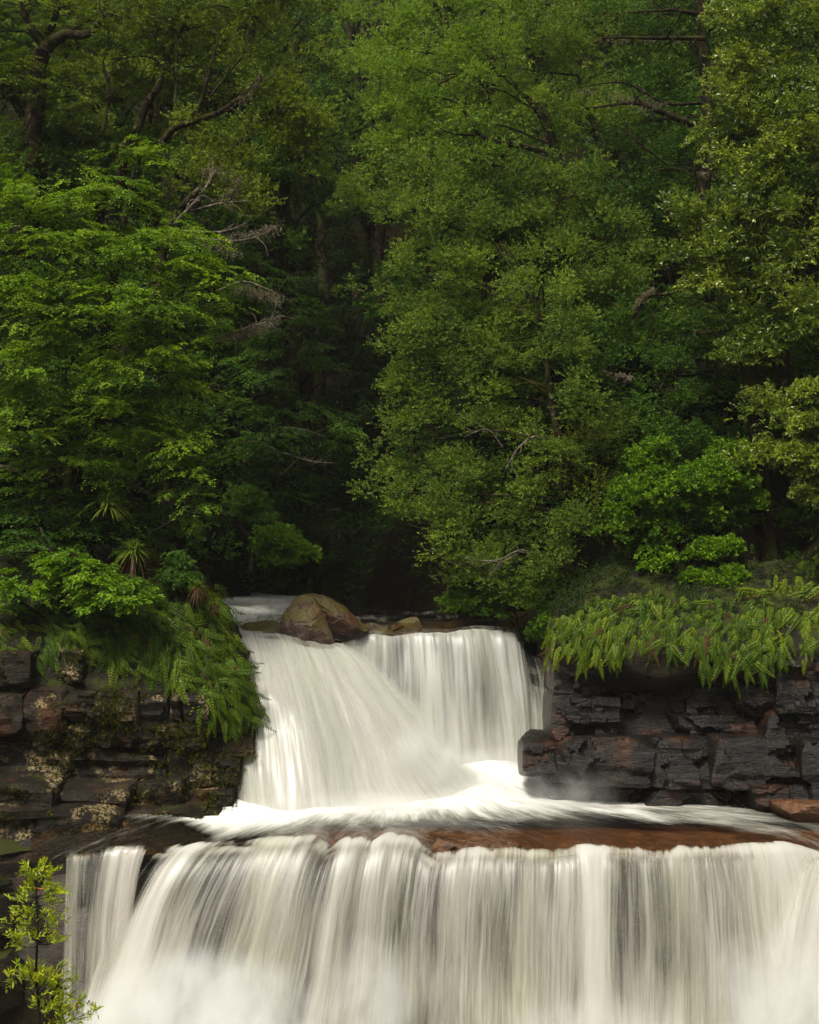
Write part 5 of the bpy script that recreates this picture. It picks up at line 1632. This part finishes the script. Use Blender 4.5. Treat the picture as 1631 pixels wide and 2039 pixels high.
tuft(215, 1010, 22.0, .62, 120, 'biggest spiky strap-leaved tuft under the bright beech', 801, dead=.0)
tuft(268, 1098, 21.6, .45, 110, 'spiky strap-leaved tuft on the cliff crest below the biggest tuft', 802, dead=.5)
tuft(393, 1168, 21.7, .26, 80, 'small spiky tuft with a rusty dead skirt at the cliff corner', 803, dead=1.1, w=.008)
tuft(425, 1198, 21.9, .18, 60, 'smallest rusty spiky tuft overhanging the brink of the upper waterfall', 804, dead=.9, w=.007)

# moss cushions on the crest
r = np.random.default_rng(5)
samp = surf_samples(LS, lsn, [(290, 1100), (420, 1180), (470, 1310), (440, 1320), (380, 1210), (300, 1150)], 200, r, .06)
st = np.array([p for p, _ in samp])
nn = np.array([n for _, n in samp])
st, nn = np.repeat(st, 10, 0) + r.normal(0, .06, (len(st) * 10, 3)), np.repeat(nn, 10, 0)
V_, tn = leaves(st, nn + r.normal(0, .5, st.shape), r.normal(size=st.shape), np.full(len(st), .07), 5, .04, .016, .6, r.uniform(.3, 1, len(st)), r)
o = link('moss', make_mesh('moss', V_, np.arange(len(V_)).reshape(-1, 4), M['moss_tuft'], False, dict(tone=('FLOAT', 'FACE', tn))))
tag(o, 'yellow brown moss cushions along the cliff crest', kind='stuff')

for nm, seed_, polyM, n_, mt, lab in (('moss', 6, [(-40, 1290), (440, 1390), (480, 1500), (450, 1650), (300, 1690), (-40, 1690)], 700, 'dark', 'dark moss growing over the joints of the left cliff'),):
    r = np.random.default_rng(seed_)
    g = np.vstack([np.array([(o_.matrix_world if False else Matrix.Translation(LC.location)) @ v.co for v in o_.data.vertices]) for o_ in LC.children if o_.name.startswith('stone_block')])
    px_ = g[:, 0] / g[:, 1] * FPX + 815.5
    nz = fbm(g * 1.5, 17, 3)
    nrm_ = np.vstack([np.array([v.normal for v in o_.data.vertices]) for o_ in LC.children if o_.name.startswith('stone_block')])
    keep = (nz + .22 * np.clip(nrm_[:, 2], 0, 1) > .05) & (px_ > -40) & (nrm_[:, 1] < .3)
    g = g[keep]
    g = g[r.permutation(len(g))[:1100]]
    st = np.repeat(g, 6, 0) + r.normal(0, .05, (len(g) * 6, 3)) - np.array([0, .02, 0])
    V_, tn = leaves(st, r.normal(size=st.shape) + np.array([0, -.8, -.3]), r.normal(size=st.shape), np.full(len(st), .06), 5, .035, .014, .6, r.uniform(.0, .7, len(st)), r)
    o = link(nm, make_mesh(nm, V_, np.arange(len(V_)).reshape(-1, 4), M['moss_tuft'], False, dict(tone=('FLOAT', 'FACE', tn))))
    tag(o, lab, kind='stuff')

# ------------------------------------------------------------------ sapling in front
SP = empty('sapling', P(85, 2090, 13.0), 'bright yellow-green leafy sapling in front of the dark rock wall', 'sapling')
sb = np.array(SP.location)
r = np.random.default_rng(31)
Ys = 13.0
stem = img_path([(85, 2090, Ys, .016), (78, 2000, Ys, .014), (72, 1930, Ys, .012), (75, 1850, Ys, .009), (72, 1780, Ys, .007), (70, 1725, Ys, .004)])
V_, F_ = tube([stem], 7, seed=3)
link('stem', make_mesh('stem', V_ - sb, F_, M['bark']), SP)
ends = [((72, 1745), (52, 1728)), ((72, 1742), (82, 1722)), ((72, 1760), (95, 1738)), ((72, 1765), (62, 1748)), ((73, 1785), (110, 1768)), ((73, 1790), (125, 1772)), ((73, 1800), (45, 1785)), ((73, 1790), (90, 1762)), ((74, 1805), (100, 1790)), ((73, 1775), (64, 1762)),
        ((74, 1830), (32, 1808)), ((74, 1840), (14, 1836)), ((75, 1835), (100, 1812)), ((75, 1850), (112, 1832)), ((74, 1850), (24, 1862)), ((75, 1845), (60, 1815)), ((75, 1865), (45, 1850)), ((75, 1860), (95, 1848)), ((75, 1870), (60, 1868)), ((76, 1880), (120, 1872)), ((75, 1885), (38, 1882)),
        ((72, 1990), (14, 1940)), ((72, 1985), (30, 1928)), ((73, 1970), (55, 1922)), ((73, 1975), (95, 1938)), ((73, 1980), (112, 1950)), ((73, 1960), (80, 1935)), ((74, 1990), (110, 1975)), ((74, 1985), (70, 1955)), ((73, 1985), (122, 1920)), ((73, 1990), (142, 1942)),
        ((78, 2040), (120, 1985)), ((78, 2045), (150, 1972)), ((80, 2050), (165, 1990)), ((80, 2055), (190, 2008)), ((80, 2060), (145, 2018)), ((80, 2045), (100, 2000)), ((80, 2070), (170, 2030)), ((76, 2030), (80, 1992)), ((82, 2070), (120, 2035)), ((80, 2060), (130, 2000))]
leaf_protos = []
for i in range(5):
    L, w = .085, .021
    b_ = .012 * (i - 2) / 2
    V_ = np.array([(0, 0, 0), (L * .3, w * .5, .006), (L * .7, w * .42, .004 + b_), (L, 0, -.004 + b_ * 2), (L * .7, -w * .42, .004 + b_), (L * .3, -w * .5, .006), (L * .35, 0, 0), (L * .7, 0, b_)])
    F3 = np.array([(0, 1, 6), (0, 6, 5), (1, 2, 6), (6, 2, 7), (2, 3, 7), (7, 3, 4), (7, 4, 6), (6, 4, 5)])
    me = make_mesh('leaf', V_, F3, M['sapling'], True, dict(tone=('FLOAT', 'FACE', np.full(8, .2 + .16 * i))))
    leaf_protos.append(me)
red = make_mesh('leaf', V_, F3, M['redleaf'], True, dict(tone=('FLOAT', 'FACE', np.full(8, .5))))
nleaf = 0
for q, (a, b_) in enumerate(ends):
    dY = r.uniform(-.18, .18)
    p0, p1 = P(a[0], a[1], Ys), P(b_[0], b_[1], Ys + dY)
    mid = (p0 + p1) / 2 + np.array([0, 0, -.02])
    V_, F_ = tube([np.array([[*p0, .005], [*mid, .004], [*p1, .002]])], 5, seed=q, nper=4)
    link('branch', make_mesh('branch', V_ - sb, F_, M['bark']), SP)
    d = (p1 - mid) / (np.linalg.norm(p1 - mid) + 1e-9)
    for j in range(7):
        t = r.uniform(.35, 1.0) if j else 1.0
        p = mid * (1 - t) + p1 * t + r.normal(0, .022, 3)
        ld = d * .6 + r.normal(0, .6, 3) + np.array([0, 0, .25])
        lf = link('leaf', red if (q % 13 == 7 and j == 3) else leaf_protos[r.integers(5)], SP, tuple(p - sb))
        lf.rotation_euler = Vector(ld).to_track_quat('X', 'Z').to_euler()
        k = r.uniform(.7, 1.15)
        lf.scale = (k, k, k)
        nleaf += 1
ss, dd = [], []
for a, b_ in ends:
    p0, p1 = P(a[0], a[1], Ys), P(b_[0], b_[1], Ys)
    for _ in range(7):
        ss.append(p0 + (p1 - p0) * r.uniform(.45, 1) + r.normal(0, .03, 3) * np.array([1, 2.2, 1]))
        dd.append((p1 - p0) / np.linalg.norm(p1 - p0) + r.normal(0, .5, 3) + np.array([0, 0, .5]))
ss, dd = np.array(ss), np.array(dd)
V_, tn = leaves(ss, dd, np.array([0, 0, 1.0]) + r.normal(0, .4, ss.shape), np.full(len(ss), .10), 6, .07, .020, .7, r.uniform(.2, .9, len(ss)), r, jitter=.35)
leaf_object('foliage', V_, tn, M['sapling'], SP)
print('leaves', NLEAF, 'sapling leaves', nleaf)

# ------------------------------------------------------------------ humid air
hz = NT('humid_air')
vp = hz.n("ShaderNodeVolumePrincipled", None, Color=(.97, .98, .93), Density=.00035, Anisotropy=.2)
hz.t.links.new(vp.outputs[0], hz.out.inputs['Volume'])
bx0, bx1 = np.array([-96.0, -76.0, -2.0]), np.array([96.0, 136.0, float(GZ.max()) + 2.0])
hv = np.array([[(bx0, bx1)[i][0], (bx0, bx1)[j][1], (bx0, bx1)[k][2]] for i in (0, 1) for j in (0, 1) for k in (0, 1)])
hf = np.array([(0, 1, 3, 2), (4, 6, 7, 5), (0, 4, 5, 1), (2, 3, 7, 6), (0, 2, 6, 4), (1, 5, 7, 3)])
tag(link('haze', make_mesh('haze', hv, hf, hz.m, False)), 'thin humid haze filling the gorge', kind='stuff')
